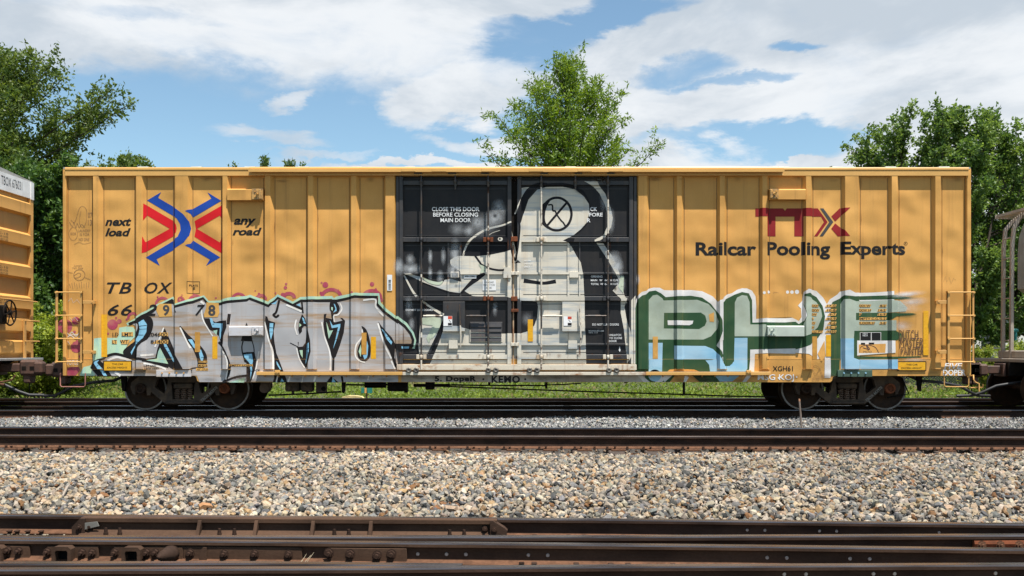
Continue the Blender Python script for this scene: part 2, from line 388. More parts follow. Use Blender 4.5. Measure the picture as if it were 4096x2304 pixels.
# ------------------------------------------------------------------ ballast stones (nobody could count them: stuff)
ico = np.array([(0, 0, -1), (.7236, -.5257, -.4472), (-.2764, -.8506, -.4472), (-.8944, 0, -.4472), (-.2764, .8506, -.4472), (.7236, .5257, -.4472),
                (.2764, -.8506, .4472), (-.7236, -.5257, .4472), (-.7236, .5257, .4472), (.2764, .8506, .4472), (.8944, 0, .4472), (0, 0, 1)])
icof = np.array([(0, 2, 1), (1, 5, 0), (0, 3, 2), (0, 4, 3), (0, 5, 4), (1, 10, 5), (2, 6, 1), (3, 7, 2), (4, 8, 3), (5, 9, 4),
                 (1, 6, 10), (2, 7, 6), (3, 8, 7), (4, 9, 8), (5, 10, 9), (6, 11, 10), (7, 11, 6), (8, 11, 7), (9, 11, 8), (10, 11, 9)])
octv = np.array([(1, 0, 0), (-1, 0, 0), (0, 1, 0), (0, -1, 0), (0, 0, 1), (0, 0, -1.0)])
octf = np.array([(0, 2, 4), (2, 1, 4), (1, 3, 4), (3, 0, 4), (2, 0, 5), (1, 2, 5), (3, 1, 5), (0, 3, 5)])
PAL_N = np.array([(.42, .385, .33), (.62, .49, .34), (.68, .60, .485), (.16, .16, .155), (.30, .155, .07), (.27, .275, .275), (.52, .44, .35), (.56, .37, .20), (.10, .098, .09)])
PW_N = np.array([.19, .17, .15, .13, .04, .13, .12, .05, .02])
PAL_F = np.array([(.46, .465, .465), (.66, .655, .64), (.26, .275, .29), (.37, .38, .39), (.54, .44, .33), (.15, .155, .16)])
PW_F = np.array([.27, .22, .17, .2, .07, .07])
def rotmats(n):
    q = rng.normal(size=(n, 4)); q /= np.linalg.norm(q, axis=1)[:, None]; w, x, y, z = q.T
    return np.stack([np.stack([1 - 2 * (y * y + z * z), 2 * (x * y - z * w), 2 * (x * z + y * w)], -1),
                     np.stack([2 * (x * y + z * w), 1 - 2 * (x * x + z * z), 2 * (y * z - x * w)], -1),
                     np.stack([2 * (x * z - y * w), 2 * (y * z + x * w), 1 - 2 * (x * x + y * y)], -1)], 1)
def stones(px, py, pz, size, bv, bf, pal, pw, rustf=None):
    n = len(px); var = rng.uniform(.62, 1.22, (24, len(bv), 1)) * bv[None]           # 24 rough shapes
    v = var[rng.integers(0, 24, n)] * .96 * (np.stack([rng.uniform(.8, 1.55, n), rng.uniform(.7, 1.1, n), rng.uniform(.5, .85, n)], -1) * size[:, None])[:, None, :]
    v = np.einsum('nij,nkj->nki', rotmats(n), v) + np.stack([px, py, pz], -1)[:, None, :]
    f = bf[None] + (np.arange(n) * len(bv))[:, None, None]
    c = pal[rng.choice(len(pal), n, p=pw / pw.sum())] * rng.uniform(.78, 1.18, (n, 1)) * rng.uniform(.96, 1.04, (n, 3))
    pt = vnoise(px, py, 1.6, 21) * .6 + vnoise(px, py, .5, 22) * .4
    c = c * (.66 + .62 * pt)[:, None]
    if rustf is not None:
        k = rustf[:, None]; c = c * (1 - k) + np.array([.27, .135, .065]) * rng.uniform(.6, 1.2, (n, 1)) * k
    return v.reshape(-1, 3), f.reshape(-1, 3), np.repeat(np.clip(c * SDARK * np.array([1.03, .985, .93]), 0, .8), len(bv), axis=0)
SDARK = .50
STONE = tint_mat('ballast_stone', .85)
def scatter(y0, y1, sp, margin, kx=.56):
    ys = np.arange(y0, y1, sp); out = []
    for y in ys:
        xs = np.arange(-(kx * y + margin), kx * y + margin, sp); out.append(np.stack([xs, np.full_like(xs, y)], -1))
    p = np.concatenate(out); p += rng.uniform(-.62, .62, p.shape) * sp; return p[:, 0], p[:, 1]
x, y = scatter(7.16, 14.2, .048, 2.2)
lim = midy(x) - .755
k = y < lim - .19; x, y = x[k], y[k]
sz = rng.uniform(.016, .046, len(x)) * np.where(rng.random(len(x)) < .10, 1.25, 1)
rs = np.clip(1 - (midy(x) - .755 - .22 - y) / .22, 0, 1) * (rng.random(len(x)) < .8)
a = stones(x, y, bedz(x, y) + rng.uniform(-.022, .018, len(x)) - rs * .012, sz, ico, icof, PAL_N, PW_N, rs)
x, y = scatter(5.0, 7.16, .07, .8, .6); b = stones(x, y, bedz(x, y) - .01, rng.uniform(.014, .028, len(x)), ico, icof, PAL_N, PW_N, np.full(len(x), .55))
V = np.concatenate([a[0], b[0]]); Fc = np.concatenate([a[1], b[1] + len(a[0])]); Cc = np.concatenate([a[2], b[2]])
stuff(tag(link('ballast_gravel', bigmesh('ballast_gravel', V, Fc, STONE, Cc)), 'tan and grey crushed ballast stones in front of the middle track', 'gravel'))
x, y = scatter(15.5, 20.12, .056, 2.5)
k = y > midy(x) + .755 + .1; x, y = x[k], y[k]
sz = rng.uniform(.019, .046, len(x))
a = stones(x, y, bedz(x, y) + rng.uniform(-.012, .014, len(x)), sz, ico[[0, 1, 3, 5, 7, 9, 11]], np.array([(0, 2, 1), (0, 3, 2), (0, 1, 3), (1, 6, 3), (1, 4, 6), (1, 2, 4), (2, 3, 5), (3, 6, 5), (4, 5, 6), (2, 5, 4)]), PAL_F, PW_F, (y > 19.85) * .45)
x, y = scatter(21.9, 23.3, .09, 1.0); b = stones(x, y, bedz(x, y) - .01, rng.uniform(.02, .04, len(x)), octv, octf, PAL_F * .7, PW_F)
x, y = scatter(14.25, 15.4, .08, 1.0); c = stones(x, y, bedz(x, y) - .01, rng.uniform(.02, .036, len(x)), octv, octf, PAL_N * .8, PW_N, np.full(len(x), .4))
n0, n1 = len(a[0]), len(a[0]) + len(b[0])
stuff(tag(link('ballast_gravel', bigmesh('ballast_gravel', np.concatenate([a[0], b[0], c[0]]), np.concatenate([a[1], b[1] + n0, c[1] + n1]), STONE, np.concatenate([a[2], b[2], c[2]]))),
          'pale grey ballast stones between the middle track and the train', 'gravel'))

# ------------------------------------------------------------------ rails
RP = [(-.030, 0), (-.0355, -.004), (-.037, -.011), (-.037, -.036), (-.013, -.050), (-.009, -.085), (-.0095, -.12), (-.013, -.152), (-.030, -.163), (-.074, -.175), (-.076, -.186)]
def rail_mesh(name, pts, head, body, k=1.0, hw=1.0, foot=None):
    """rail section swept along pts [(x, y)] in the local frame, head top at z = 0"""
    prof = [(a * (hw if b > -.045 else 1), b * k) for a, b in RP]
    prof = prof + [(-a, b) for a, b in reversed(prof)]
    n = len(prof); vs = []; fs = []; mi = []
    for i, (x, y) in enumerate(pts):
        p, q = pts[max(i - 1, 0)], pts[min(i + 1, len(pts) - 1)]; t = Vector((q[0] - p[0], q[1] - p[1], 0)).normalized(); nrm = Vector((-t.y, t.x, 0))
        for a, b in prof: vs.append((x + nrm.x * a, y + nrm.y * a, b))
    for i in range(len(pts) - 1):
        for j in range(n):
            jj = (j + 1) % n; fs.append((i * n + j, i * n + jj, (i + 1) * n + jj, (i + 1) * n + j))
            mi.append(0 if (j in (0, 1, n - 2, n - 3, n - 1)) else 2 if j in (7, 8, 9, n - 11, n - 10, n - 9) else 1)  # darker web, lighter foot: shade under the head painted into the rust colours
    m = len(pts) - 1
    fs.append(tuple(range(n))); mi.append(1); fs.append(tuple(m * n + j for j in reversed(range(n)))); mi.append(1)
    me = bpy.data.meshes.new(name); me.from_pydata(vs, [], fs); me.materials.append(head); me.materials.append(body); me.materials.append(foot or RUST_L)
    me.polygons.foreach_set('material_index', mi); me.update(); return me
def straight_rail(name, label, y, rot, L, head, body, group):
    return tag(link(name, rail_mesh(name, [(-L, 0), (-L * .3, 0), (L * .3, 0), (L, 0)], head, body), None, (0, y, 0), (0, 0, rot)), label, 'rail', group)
YT = F / 193.2 + 1.565          # centre line of the train's track
GRP = 'running rails'
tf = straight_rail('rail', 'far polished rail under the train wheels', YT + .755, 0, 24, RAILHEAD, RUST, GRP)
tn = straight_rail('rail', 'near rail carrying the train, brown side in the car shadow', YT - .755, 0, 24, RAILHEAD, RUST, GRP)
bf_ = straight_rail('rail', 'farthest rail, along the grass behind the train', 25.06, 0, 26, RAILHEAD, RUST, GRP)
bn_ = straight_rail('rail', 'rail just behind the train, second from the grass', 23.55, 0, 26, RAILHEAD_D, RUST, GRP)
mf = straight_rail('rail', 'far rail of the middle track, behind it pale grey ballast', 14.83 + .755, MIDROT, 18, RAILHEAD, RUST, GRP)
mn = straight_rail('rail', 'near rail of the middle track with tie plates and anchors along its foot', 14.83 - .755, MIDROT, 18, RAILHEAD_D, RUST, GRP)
# tie plates, spikes and anchors along the near rail of the middle track and the train's near rail
plate_me = MB().prism([(-.10, -.186), (.10, -.186), (.112, -.205), (-.112, -.205)], -.205, .16).mesh('tie_plate', RUST_L)
spike_mb = MB(); spike_mb.box(-.011, .011, -.011, .011, -.185, -.168); spike_mb.box(-.018, .018, -.022, .014, -.168, -.155, .004); spike_me = spike_mb.mesh('spike', RUST)
hole_me = MB().box(-.014, .014, -.012, .012, -.1845, -.1815).mesh('spike_hole', BLACK)
anchor_me = MB().prism([(-.088, -.15), (-.070, -.150), (-.066, -.172), (-.030, -.176), (-.030, -.192), (-.080, -.205), (-.092, -.20)], -.017, .017, 'x').mesh('rail_anchor', RUST)
def dress(rail, L, pitch, seed, holes=True):
    rr = random.Random(seed); x = -L
    while x < L:
        c = x + rr.uniform(-.035, .035)
        p = link('tie_plate', plate_me, rail, (c, 0, 0), (0, 0, rr.uniform(-.02, .02)))
        link('spike', spike_me, p, (-.055 + rr.uniform(-.012, .012), -.090 + .0, rr.uniform(0, .012)))
        if holes and rr.random() < .8: link('spike', spike_me, p, (.035 + rr.uniform(-.02, .02), -.135, -.014))
        if holes:
            link('spike_hole', hole_me, p, (.02, -.098, -.0035)); link('spike_hole', hole_me, p, (.065, -.165, -.0035))
        for s in (-1, 1): link('rail_anchor', anchor_me, rail, (c + s * rr.uniform(.135, .165), 0, 0), (0, 0, rr.uniform(-.04, .04)))
        x += pitch * rr.uniform(.95, 1.05)
dress(mn, 8.6, .535, 3); dress(tn, 12.0, .535, 4, False)
# crossties, mostly buried
tie_me = MB().box(-.115, .115, -1.30, 1.30, -.39, -.207, .012).mesh('crosstie', M('creosoted_wood', (0.075, 0.050, 0.036), .9, 0, (0.035, 0.026, 0.02), 8, (1, .3, 1), bump=.006))
for yc, rot, L, lab, gr in ((14.83, MIDROT, 8.6, 'dark weathered crosstie under the middle track, mostly buried in ballast', 'crossties of the middle track'),):
    x = -L
    rr = random.Random(3 if yc < 18 else 4)
    while x < L:
        tag(link('crosstie', tie_me, None, (x, yc + math.sin(rot) * x, 0), (0, 0, rot)), lab, 'crosstie', gr); x += .535

# ------------------------------------------------------------------ the turnout rails in the foreground
HEAD_W = M('worn_rail_head', (0.24, 0.20, 0.19), .24, .9, (0.10, 0.072, 0.062), 2.2, (.35, 4, 4))
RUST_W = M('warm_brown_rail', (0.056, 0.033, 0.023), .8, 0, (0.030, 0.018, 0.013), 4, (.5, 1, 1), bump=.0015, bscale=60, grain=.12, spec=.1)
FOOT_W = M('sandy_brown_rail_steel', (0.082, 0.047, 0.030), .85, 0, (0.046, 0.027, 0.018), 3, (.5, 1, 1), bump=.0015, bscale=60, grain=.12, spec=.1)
def toprow(px, py): d = dep(py); return ((px - 2048) * d / F, d - .037)
def fg_rail(label, rows, ext=(3.0, 3.0), head=HEAD_W, body=RUST_W, name='rail', hw=1.0):
    """rail whose far top edge runs through the photographed rows; long rails go on past the frame"""
    p = [toprow(*r) for r in rows]
    def grow(a, b, e): t = Vector((a[0] - b[0], a[1] - b[1])).normalized(); return (a[0] + t.x * e, a[1] + t.y * e)
    if ext[0]: p = [grow(p[0], p[1], ext[0])] + p
    if ext[1]: p = p + [grow(p[-1], p[-2], ext[1])]
    o = (p[len(p) // 2][0], p[len(p) // 2][1]); me = rail_mesh(name, [(a - o[0], b - o[1]) for a, b in p], head, body, .75, hw)
    return tag(link(name, me, None, (o[0], o[1], 0)), label, 'rail', 'turnout rails in the foreground')
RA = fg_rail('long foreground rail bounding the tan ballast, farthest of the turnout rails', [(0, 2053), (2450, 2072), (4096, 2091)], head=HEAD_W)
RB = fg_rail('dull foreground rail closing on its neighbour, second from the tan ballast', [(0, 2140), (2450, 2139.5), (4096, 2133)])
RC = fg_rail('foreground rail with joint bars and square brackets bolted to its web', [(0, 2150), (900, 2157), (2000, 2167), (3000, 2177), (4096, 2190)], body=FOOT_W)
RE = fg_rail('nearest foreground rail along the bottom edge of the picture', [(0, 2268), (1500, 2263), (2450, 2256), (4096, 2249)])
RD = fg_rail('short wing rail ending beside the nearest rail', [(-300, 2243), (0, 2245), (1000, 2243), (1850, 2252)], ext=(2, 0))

def bolt(mb, p, r=.019, l=.03, d=(0, -1, 0), hexr=1.0):
    p = Vector(p); d = Vector(d); mb.cyl(p, p + d * .005, r * 1.5, n=12, smooth=False); mb.cyl(p + d * .005, p + d * (.005 + l * .55), r * 1.15, n=6, smooth=False); mb.cyl(p + d * l * .5, p + d * l * 1.25, r * .6, n=8)
def rail_at(rows, px):
    for (x0, y0), (x1, y1) in zip(rows, rows[1:]):
        if x0 <= px <= x1: return toprow(px, y0 + (y1 - y0) * (px - x0) / (x1 - x0))
# guard rail in front of the far rail, with braces, clips and end bolts
gy = lambda px: 2053 + (2072 - 2053) * px / 2450.0
P0 = toprow(310, gy(310) + 13); P1 = toprow(2020, gy(2020) + 9)
ga = math.atan2(P1[1] - P0[1], P1[0] - P0[0]); GL = math.hypot(P1[0] - P0[0], P1[1] - P0[1])
G = thing('guard_rail', 'brown guard rail with slanted braces and bolt pairs along the farthest foreground rail', 'guard rail', (P0[0], P0[1], 0), ga)
def gx(px): d = P0[1] + (P1[1] - P0[1]) * (px - 310) / 1710.; return ((px - 2048) * d / F - P0[0]) / math.cos(ga)
gm = MB(); prof = [(.028, .010), (-.028, .010), (-.034, .004), (-.034, -.024), (-.012, -.036), (-.010, -.076), (-.016, -.086), (-.100, -.130), (-.100, -.150), (.05, -.150), (.02, -.11), (.012, -.04), (.034, -.024)]
gm.prism(prof, .06, GL - .06, 'x'); gm.build('rail_section', FOOT_W, G)
endm = MB(); endm.prism([(.0, -.186), (.0, -.06), (.06, .004), (.10, .004), (.10, -.186)], -.055, .02); endm.build('flared_end', RUST_W, G)
endm = MB(); endm.prism([(GL, -.186), (GL + .02, -.07), (GL - .0, -.05), (GL - .09, .006), (GL - .11, .006), (GL - .11, -.186)], -.06, .02); endm.build('flared_end', RUST_W, G)
for px in (807, 1032, 1258, 1488):
    b = MB(); x0 = gx(px); b.prism([(-.032, -.004), (-.044, -.008), (-.110, -.128), (-.100, -.140), (-.014, -.05)], x0 - .013, x0 + .013, 'x'); b.build('brace', FOOT_W, G, rot=(0, 0, 0))
for px in (444, 499, 893, 952, 1347, 1404, 1803, 1860):
    b = MB(); x0 = gx(px); b.box(x0 - .024, x0 + .024, -.105, -.060, -.135, -.116, .003); b.cyl((x0, -.085, -.116), (x0, -.085, -.092), .019, n=6, smooth=False); b.cyl((x0, -.085, -.094), (x0, -.085, -.072), .014, n=10); b.cyl((x0, -.085, -.072), (x0, -.085, -.058), .011, n=8); b.build('clip_bolt', RUST, G)
for px in (308 + 24, 369, 1940, 2003 - 24):
    b = MB(); bolt(b, (gx(px), -.014 - (.03 if px < 350 or px > 1960 else 0), -.060), .019, .036); b.build('end_bolt', RUST, G)
b = MB(); b.prism([(gx(330), -.075), (gx(345), -.03), (gx(400), -.018), (gx(408), -.052), (gx(350), -.08)], -.052, -.042); b.build('shim_plate', M('grey_shim', (.17, .16, .14), .7), G)
# fittings on the web of the bracketed rail: joint bars, square brackets, bolts, tapered roller
rowsC = [(0, 2150), (900, 2157), (2000, 2167), (3000, 2177), (4096, 2190)]
def onC(px): x, y = rail_at(rowsC, min(max(px, 1), 4095)); return (px - 2048) * y / F - RC.location.x, y - RC.location.y
def cplate(a, b, z0=-.130, z1=-.042, th=.022, mat=FOOT_W, name='joint_bar'):
    (xa, ya), (xb, yb) = onC(a), onC(b); q = MB(); q.box(0, math.hypot(xb - xa, yb - ya), -.010 - th, -.008, z0, z1, .004)
    return q.build(name, mat, RC, (xa, ya, 0), (0, 0, math.atan2(yb - ya, xb - xa)))
cplate(-160, 128); cplate(197, 402); cplate(463, 738); cplate(738, 1212, -.130, -.038, .018); cplate(1319, 1630, -.132, -.036, .028)
for px in (20, 70, 106, 212, 342, 379, 480, 611, 648, 783, 909, 1036, 1164, 1348, 1427, 1518, 1594):
    x0, y0 = onC(px); q = MB(); bolt(q, (0, -.034 if px > 1300 else -.030, -.084), .020 if px < 1300 else .023, .042); q.build('bolt', RUST, RC, (x0, y0, 0), (0, random.Random(px).uniform(0, .6), 0))
for a, b in ((-38, 38), (236, 310), (511, 584)):
    (xa, ya), (xb, _) = onC(a), onC(b); w = xb - xa; q = MB()
    q.prism([(0, -.14), (0, -.050), (.018, -.032), (w - .018, -.032), (w, -.050), (w, -.14), (w - .022, -.14), (w - .022, -.068), (w - .03, -.058), (.03, -.058), (.022, -.068), (.022, -.14)], -.105, -.030)
    q.build('square_bracket', FOOT_W, RC, (xa, ya, 0))
    q = MB(); q.box(.02, w - .02, -.048, -.034, -.14, -.056); q.build('bracket_back', BLACK, RC, (xa, ya, 0))
x0, y0 = onC(705); q = MB(); q.lathe([(0, .0), (0, .052), (-.035, .056), (-.085, .040), (-.115, .034), (-.118, .026), (-.135, .024), (-.137, .014), (-.15, .013), (-.15, 0)], (.0, -.030, -.082), 'y', 24)
q.build('spring_housing', RUST_W, RC, (x0, y0, 0), (0, 0, -.35))
x0, y0 = onC(820); q = MB(); q.prism([(-.026, -.14), (-.020, -.065), (.0, -.040), (.026, -.040), (.026, -.14)], -.046, -.036); q.build('end_stop', FOOT_W, RC, (x0, y0, 0))
HOLE_LIT = M('lit_hole_paint', (0.62, 0.58, 0.54), .35, .6, (0.45, 0.33, 0.25), 30)
def hole_discs(rail, rows, pts, z=-.078, r=.0125):  # pale discs painted as open bolt holes with sunlit ballast behind
    for px in pts:
        x0, y0 = rail_at(rows, px); q = MB(); q.cyl((0, -.010, z), (0, -.0135, z), r, r * .8, 12, smooth=False); q.build('lit_hole_disc', HOLE_LIT, rail, (x0 - rail.location.x, y0 - rail.location.y, 0))
hole_discs(RC, rowsC, (1674, 1788, 1865, 2113, 2190, 3061, 3139, 3390, 3468))
rowsA = [(0, 2053), (2450, 2072), (4096, 2091)]
hole_discs(RA, rowsA, (2983, 3053, 3270, 3338, 3745), -.072, .0115)
rowsE = [(0, 2268), (1500, 2263), (2450, 2256), (4096, 2249)]
hole_discs(RE, rowsE, (3128, 3214, 3482, 3566, 3966), -.055, .0125)
# joint bar on the second rail at the right
rowsB = [(0, 2140), (2450, 2139.5), (4096, 2133)]
x0, y0 = rail_at(rowsB, 3876); q = MB(); q.prism([(-.012, -.034), (-.040, -.038), (-.046, -.058), (-.030, -.115), (-.070, -.132), (-.012, -.12)], 0, 1.0, 'x')
jb = q.build('joint_bar', RUSTBR, RB, (x0 - RB.location.x, y0 - RB.location.y, 0))
for i in range(3):
    q = MB(); bolt(q, (.05 + .13 * i, -.040, -.066), .021, .035); q.build('bolt', RUST_L, jb)
# spikes along the feet of the foreground rails
for rail, rows, pts in ((RA, rowsA, (100, 142, 195, 2137, 70)), (RC, rowsC, (2086, 2135, 2300, 2436, 2504, 2680, 2086)), (RA, rowsA, (570 - 240, 2270, 2330))):
    for px in pts:
        x0, y0 = rail_at(rows, px); link('spike', spike_me, rail, (x0 - rail.location.x, y0 - rail.location.y - .078, .046))
# loose things on the ballast
def ground_pt(px, py, dz=0.0):
    d = 9.0
    for _ in range(12):
        zz = float(bedz((px - 2048) * d / F, d)) + dz; d = dep(py, zz)
    return (px - 2048) * d / F, d, zz
x0, y0, z0 = ground_pt(813, 2046)
bk_ = MB(); bk_.prism([(-.055, 0), (-.060, .045), (-.035, .068), (.035, .062), (.055, .050), (.052, .012), (.03, -.005)], -.035, .035); 
BRK = M('orange_brown_block', (.36, .18, .075), .9, 0, (.26, .12, .05), 14, bump=.004)
bo = tag(bk_.build('clay_block', BRK, None, (x0, y0 + .06, z0 - .003), (.2, .1, .5)), 'orange brown block with a round hole on the ballast behind the guard rail', 'block')
MB().cyl((.008, -.0345, .035), (.008, -.0365, .035), .011, n=14, smooth=False).build('hole', BLACK, bo)
for (ax, ay, bx, by, lab) in ((250, 1985, 280, 1935, 'weathered grey wood splinter lying on the ballast at the left'), (3200, 1945, 3225, 1910, 'small grey wood splinter on the ballast at the right'), (3615, 1872, 3660, 1888, 'dark brown scrap of wood on the ballast below the right wheels')):
    p, q = Vector(ground_pt(ax, ay, .03)), Vector(ground_pt(bx, by, .03)); m = MB()
    m.tube([p - p, (q - p) * .5 + Vector((0, 0, .012)), q - p], [.010, .016, .005], 5, False)
    tag(m.build('wood_splinter', M('grey_wood' if 'grey' in lab else 'brown_wood', (.30, .25, .20) if 'grey' in lab else (.10, .055, .035), .9, 0, None, 20, (1, 1, 6)), None, p), lab, 'wood scrap')
m = MB(); xx, yy = onC(1215); base = Vector((RC.location.x + xx, RC.location.y + yy - .08, -.13))
for dx_, hx, hz in ((0, .035, .06), (.035, .05, .07), (.02, .045, .05), (-.01, .03, .03)): m.tube([(dx_, 0, 0), (dx_ + hx * .6, .0, hz * .6), (dx_ + hx, .01, hz)], [.0022, .002, .0008], 4)
tag(m.build('dry_straw', M('dry_straw', (.55, .45, .30), .9), None, base), 'few dry straw stalks against the web of the bracketed rail', 'straw')
# thin rusty stake in the grey ballast
dS = 16.6; b0 = pix(3207, 1716, dS); b1 = pix(3197, 1597, dS); m = MB()
m.tube([(0, 0, -.05), (b1 - b0) * .5, b1 - b0], [.019, .017, .014], 6, False)
st = tag(m.build('stake', M('weathered_stake', (.22, .17, .14), .8, 0, (.12, .08, .06), 9, (1, 1, .3)), None, b0), 'thin rusty stake leaning in the grey ballast before the right truck', 'stake')
m = MB(); m.tube([(b1 - b0) * .93, (b1 - b0) * 1.012], [.016, .0145], 6, False); m.build('paint_tip', M('faded_orange_paint', (.50, .24, .13), .8), st)
# ------------------------------------------------------------------ the boxcar: coordinates of its near side
S = 193.2                                   # photograph pixels per metre on the side of the car
PX0 = 2065.5
def LX(px): return (px - PX0) / S
def LZ(py): return HC - (py - YH) / S
YP, YF = -1.525, -1.608                     # side sheets and faces of the posts (local y; the track centre is 0)
CAR = thing('boxcar', 'ochre double-door boxcar covered in graffiti, standing mid-frame on the rails', 'boxcar', ((PX0 - 2048) / S, YT, 0))
X0, X1 = LX(253), LX(3882)
ZEAVE, ZCH = LZ(671), LZ(704)
POSTS = [(368, 376, 397, 410), (538, 548, 569, 583), (693, 703, 754, 767), (886, 893, 911, 922), (1055, 1062, 1083, 1096), (1226, 1234, 1254, 1267), (1398, 1406, 1426, 1437), (1534, 1543, 1579, 1584),
         (2548, 2553, 2588, 2597), (2698, 2707, 2725, 2736), (2870, 2878, 2897, 2908), (3040, 3048, 3067, 3078), (3212, 3222, 3242, 3252), (3368, 3378, 3431, 3442), (3555, 3564, 3587, 3597), (3728, 3738, 3759, 3769)]
POSTS = [tuple(LX(v) for v in p) for p in POSTS]
DOORX = (LX(1584), LX(2548)); DOORZ = (LZ(1456), LZ(706))
ZPB, ZSEAM = LZ(1476), LZ(1437)
YD = -1.515
# relief of the doors: (x0, x1, y0, y1, proud)
RELIEF = []
def rel(x0, x1, y0, y1, p): RELIEF.append((LX(x0), LX(x1), LZ(y1), LZ(y0), p)); return RELIEF[-1]
def surf_y(cx, cz, x):
    if DOORX[0] < cx < DOORX[1] and DOORZ[0] < cz < DOORZ[1]:
        p = 0.0
        for (a, b, c, d, q) in RELIEF:
            if a < cx < b and c < cz < d and q > p: p = q
        return YD - p
    if cz > ZPB:
        for i, (a, b, c, d) in enumerate(POSTS):
            if a < cx < d:
                if i in (7, 8) and False: return YF
                if x <= b: return YP + (YF - YP) * (x - a) / (b - a)
                if x >= c: return YF + (YP - YF) * (x - c) / (d - c)
                return YF
    return YP - (.009 if cz < ZSEAM else 0.0)
def cutlists():
    xs = sorted(set([v for p in POSTS for v in p] + [v for r in RELIEF for v in r[:2]] + list(DOORX)))
    zs = sorted(set([ZPB, ZSEAM, *DOORZ] + [v for r in RELIEF for v in r[2:4]]))
    return xs, zs

# ------------------------------------------------------------------ flat print on that relief
class PL(list):
    g = 0
_gid = [0]
def G_(polys):
    _gid[0] += 1; out = []
    for p in polys: q = PL(p); q.g = _gid[0]; out.append(q)
    return out
def cat(pts, closed=False, k=6):
    """Catmull-Rom through the points"""
    n = len(pts); out = []
    seg = n if closed else n - 1
    for i in range(seg):
        p0 = pts[(i - 1) % n] if closed or i > 0 else pts[0]; p1 = pts[i]; p2 = pts[(i + 1) % n]; p3 = pts[(i + 2) % n] if closed or i + 2 < n else pts[-1]
        for j in range(k):
            t = j / k; t2, t3 = t * t, t * t * t
            out.append(tuple(.5 * (2 * p1[c] + (p2[c] - p0[c]) * t + (2 * p0[c] - 5 * p1[c] + 4 * p2[c] - p3[c]) * t2 + (3 * p1[c] - p0[c] - 3 * p2[c] + p3[c]) * t3) for c in (0, 1)))
    if not closed: out.append(tuple(pts[-1]))
    return out
CROPS = {'L1': (340, 1168, 4), 'L2': (984, 1168, 4), 'C3': (1580, 690, 4), 'C4': (1580, 1052, 4), 'C5': (1924, 690, 4), 'C6': (1924, 1052, 4),
         'G1': (2540, 1150, 4), 'G2': (3184, 1150, 2.261), 'Z1': (0, 600, 2.229), 'Z2': (0, 1080, 2.337), 'Z4': (1000, 1080, 2.337), 'Z7': (3000, 600, 2.229), 'Z8': (3000, 1080, 2.337), 'P': (0, 0, 1)}
def pts(s, crop=None):
    """'L1 10,20 30,40 L2 5,6' -> photograph pixels"""
    out = []
    for w in s.split():
        if ',' not in w: crop = w; continue
        a, b = w.split(','); ox, oy, k = CROPS[crop]; out.append((ox + float(a) / k, oy + float(b) / k))
    return out
def fill(p, smooth=False, holes=()):
    if isinstance(p, str): p = pts(p)
    if smooth: p = cat(p, True)
    loops = [p] + [pts(h) if isinstance(h, str) else h for h in holes]; flat = [q for l in loops for q in l]
    tri = tessellate_polygon([[Vector((q[0], q[1], 0)) for q in l] for l in loops])
    return G_([[flat[i] for i in t] for t in tri])
def stroke(p, w, smooth=True, closed=False):
    """ribbon of width w (pixels; list = taper)"""
    if isinstance(p, str): p = pts(p)
    if smooth and len(p) > 2: p = cat(p, closed)
    n = len(p); ws = [w] * n if not isinstance(w, (list, tuple)) else list(np.interp(np.linspace(0, 1, n), np.linspace(0, 1, len(w)), w))
    L, Rr = [], []
    for i in range(n):
        a = p[(i - 1) % n] if closed or i else p[0]; b = p[(i + 1) % n] if closed or i < n - 1 else p[-1]
        d = Vector((b[0] - a[0], b[1] - a[1])); d = d.normalized() if d.length > 1e-6 else Vector((1, 0)); h = ws[i] / 2
        L.append((p[i][0] - d.y * h, p[i][1] + d.x * h)); Rr.append((p[i][0] + d.y * h, p[i][1] - d.x * h))
    return G_([[L[i], L[(i + 1) % n], Rr[(i + 1) % n], Rr[i]] for i in range(n if closed else n - 1)])
def rect(x0, y0, x1, y1): return G_([[(x0, y0), (x1, y0), (x1, y1), (x0, y1)]])
def disc(cx, cy, r, n=16, ry=None): ry = ry or r; return G_([[(cx + r * math.cos(2 * math.pi * i / n), cy + ry * math.sin(2 * math.pi * i / n)) for i in range(n)]])
def puff(cx, cy, r, a=.8, ry=None, n=14, rings=5, rot=0.0):
    """soft round of spray: opacity falls to nothing at the rim"""
    ry = ry or r; out = []; cr, sr = math.cos(rot), math.sin(rot)
    def P(i, k):
        t = k / rings; al = a * (1 - t) ** 1.3; u, v = r * t * math.cos(2 * math.pi * i / n), ry * t * math.sin(2 * math.pi * i / n)
        return (cx + u * cr - v * sr, cy + u * sr + v * cr, al)
    for k in range(rings):
        for i in range(n): out.append([P(i, k), P(i + 1, k), P(i + 1, k + 1), P(i, k + 1)] if k else [P(i, 0), P(i + 1, 1), P(i, 1)])
    return G_(out)
_txt = {}
def text(s, x0, x1, y0, y1, shear=0.0, bold=0.0, space=1.0):
    """lettering fitted to a pixel box"""
    key = (s, shear, bold, space)
    if key not in _txt:
        cu = bpy.data.curves.new('t', 'FONT'); cu.body = s; cu.shear = shear; cu.offset = bold; cu.space_character = space; cu.resolution_u = 3
        ob = bpy.data.objects.new('t', cu); me = bpy.data.meshes.new_from_object(ob); me.calc_loop_triangles()
        co = [(v.co.x, v.co.y) for v in me.vertices]; tr = [tuple(t.vertices) for t in me.loop_triangles]
        bpy.data.objects.remove(ob); bpy.data.curves.remove(cu); bpy.data.meshes.remove(me); _txt[key] = (co, tr)
    co, tr = _txt[key]
    xa, xb = min(c[0] for c in co), max(c[0] for c in co); ya, yb = min(c[1] for c in co), max(c[1] for c in co)
    q = [(x0 + (c[0] - xa) / (xb - xa) * (x1 - x0), y1 - (c[1] - ya) / (yb - ya) * (y1 - y0)) for c in co]
    return G_([[q[i] for i in t] for t in tr])
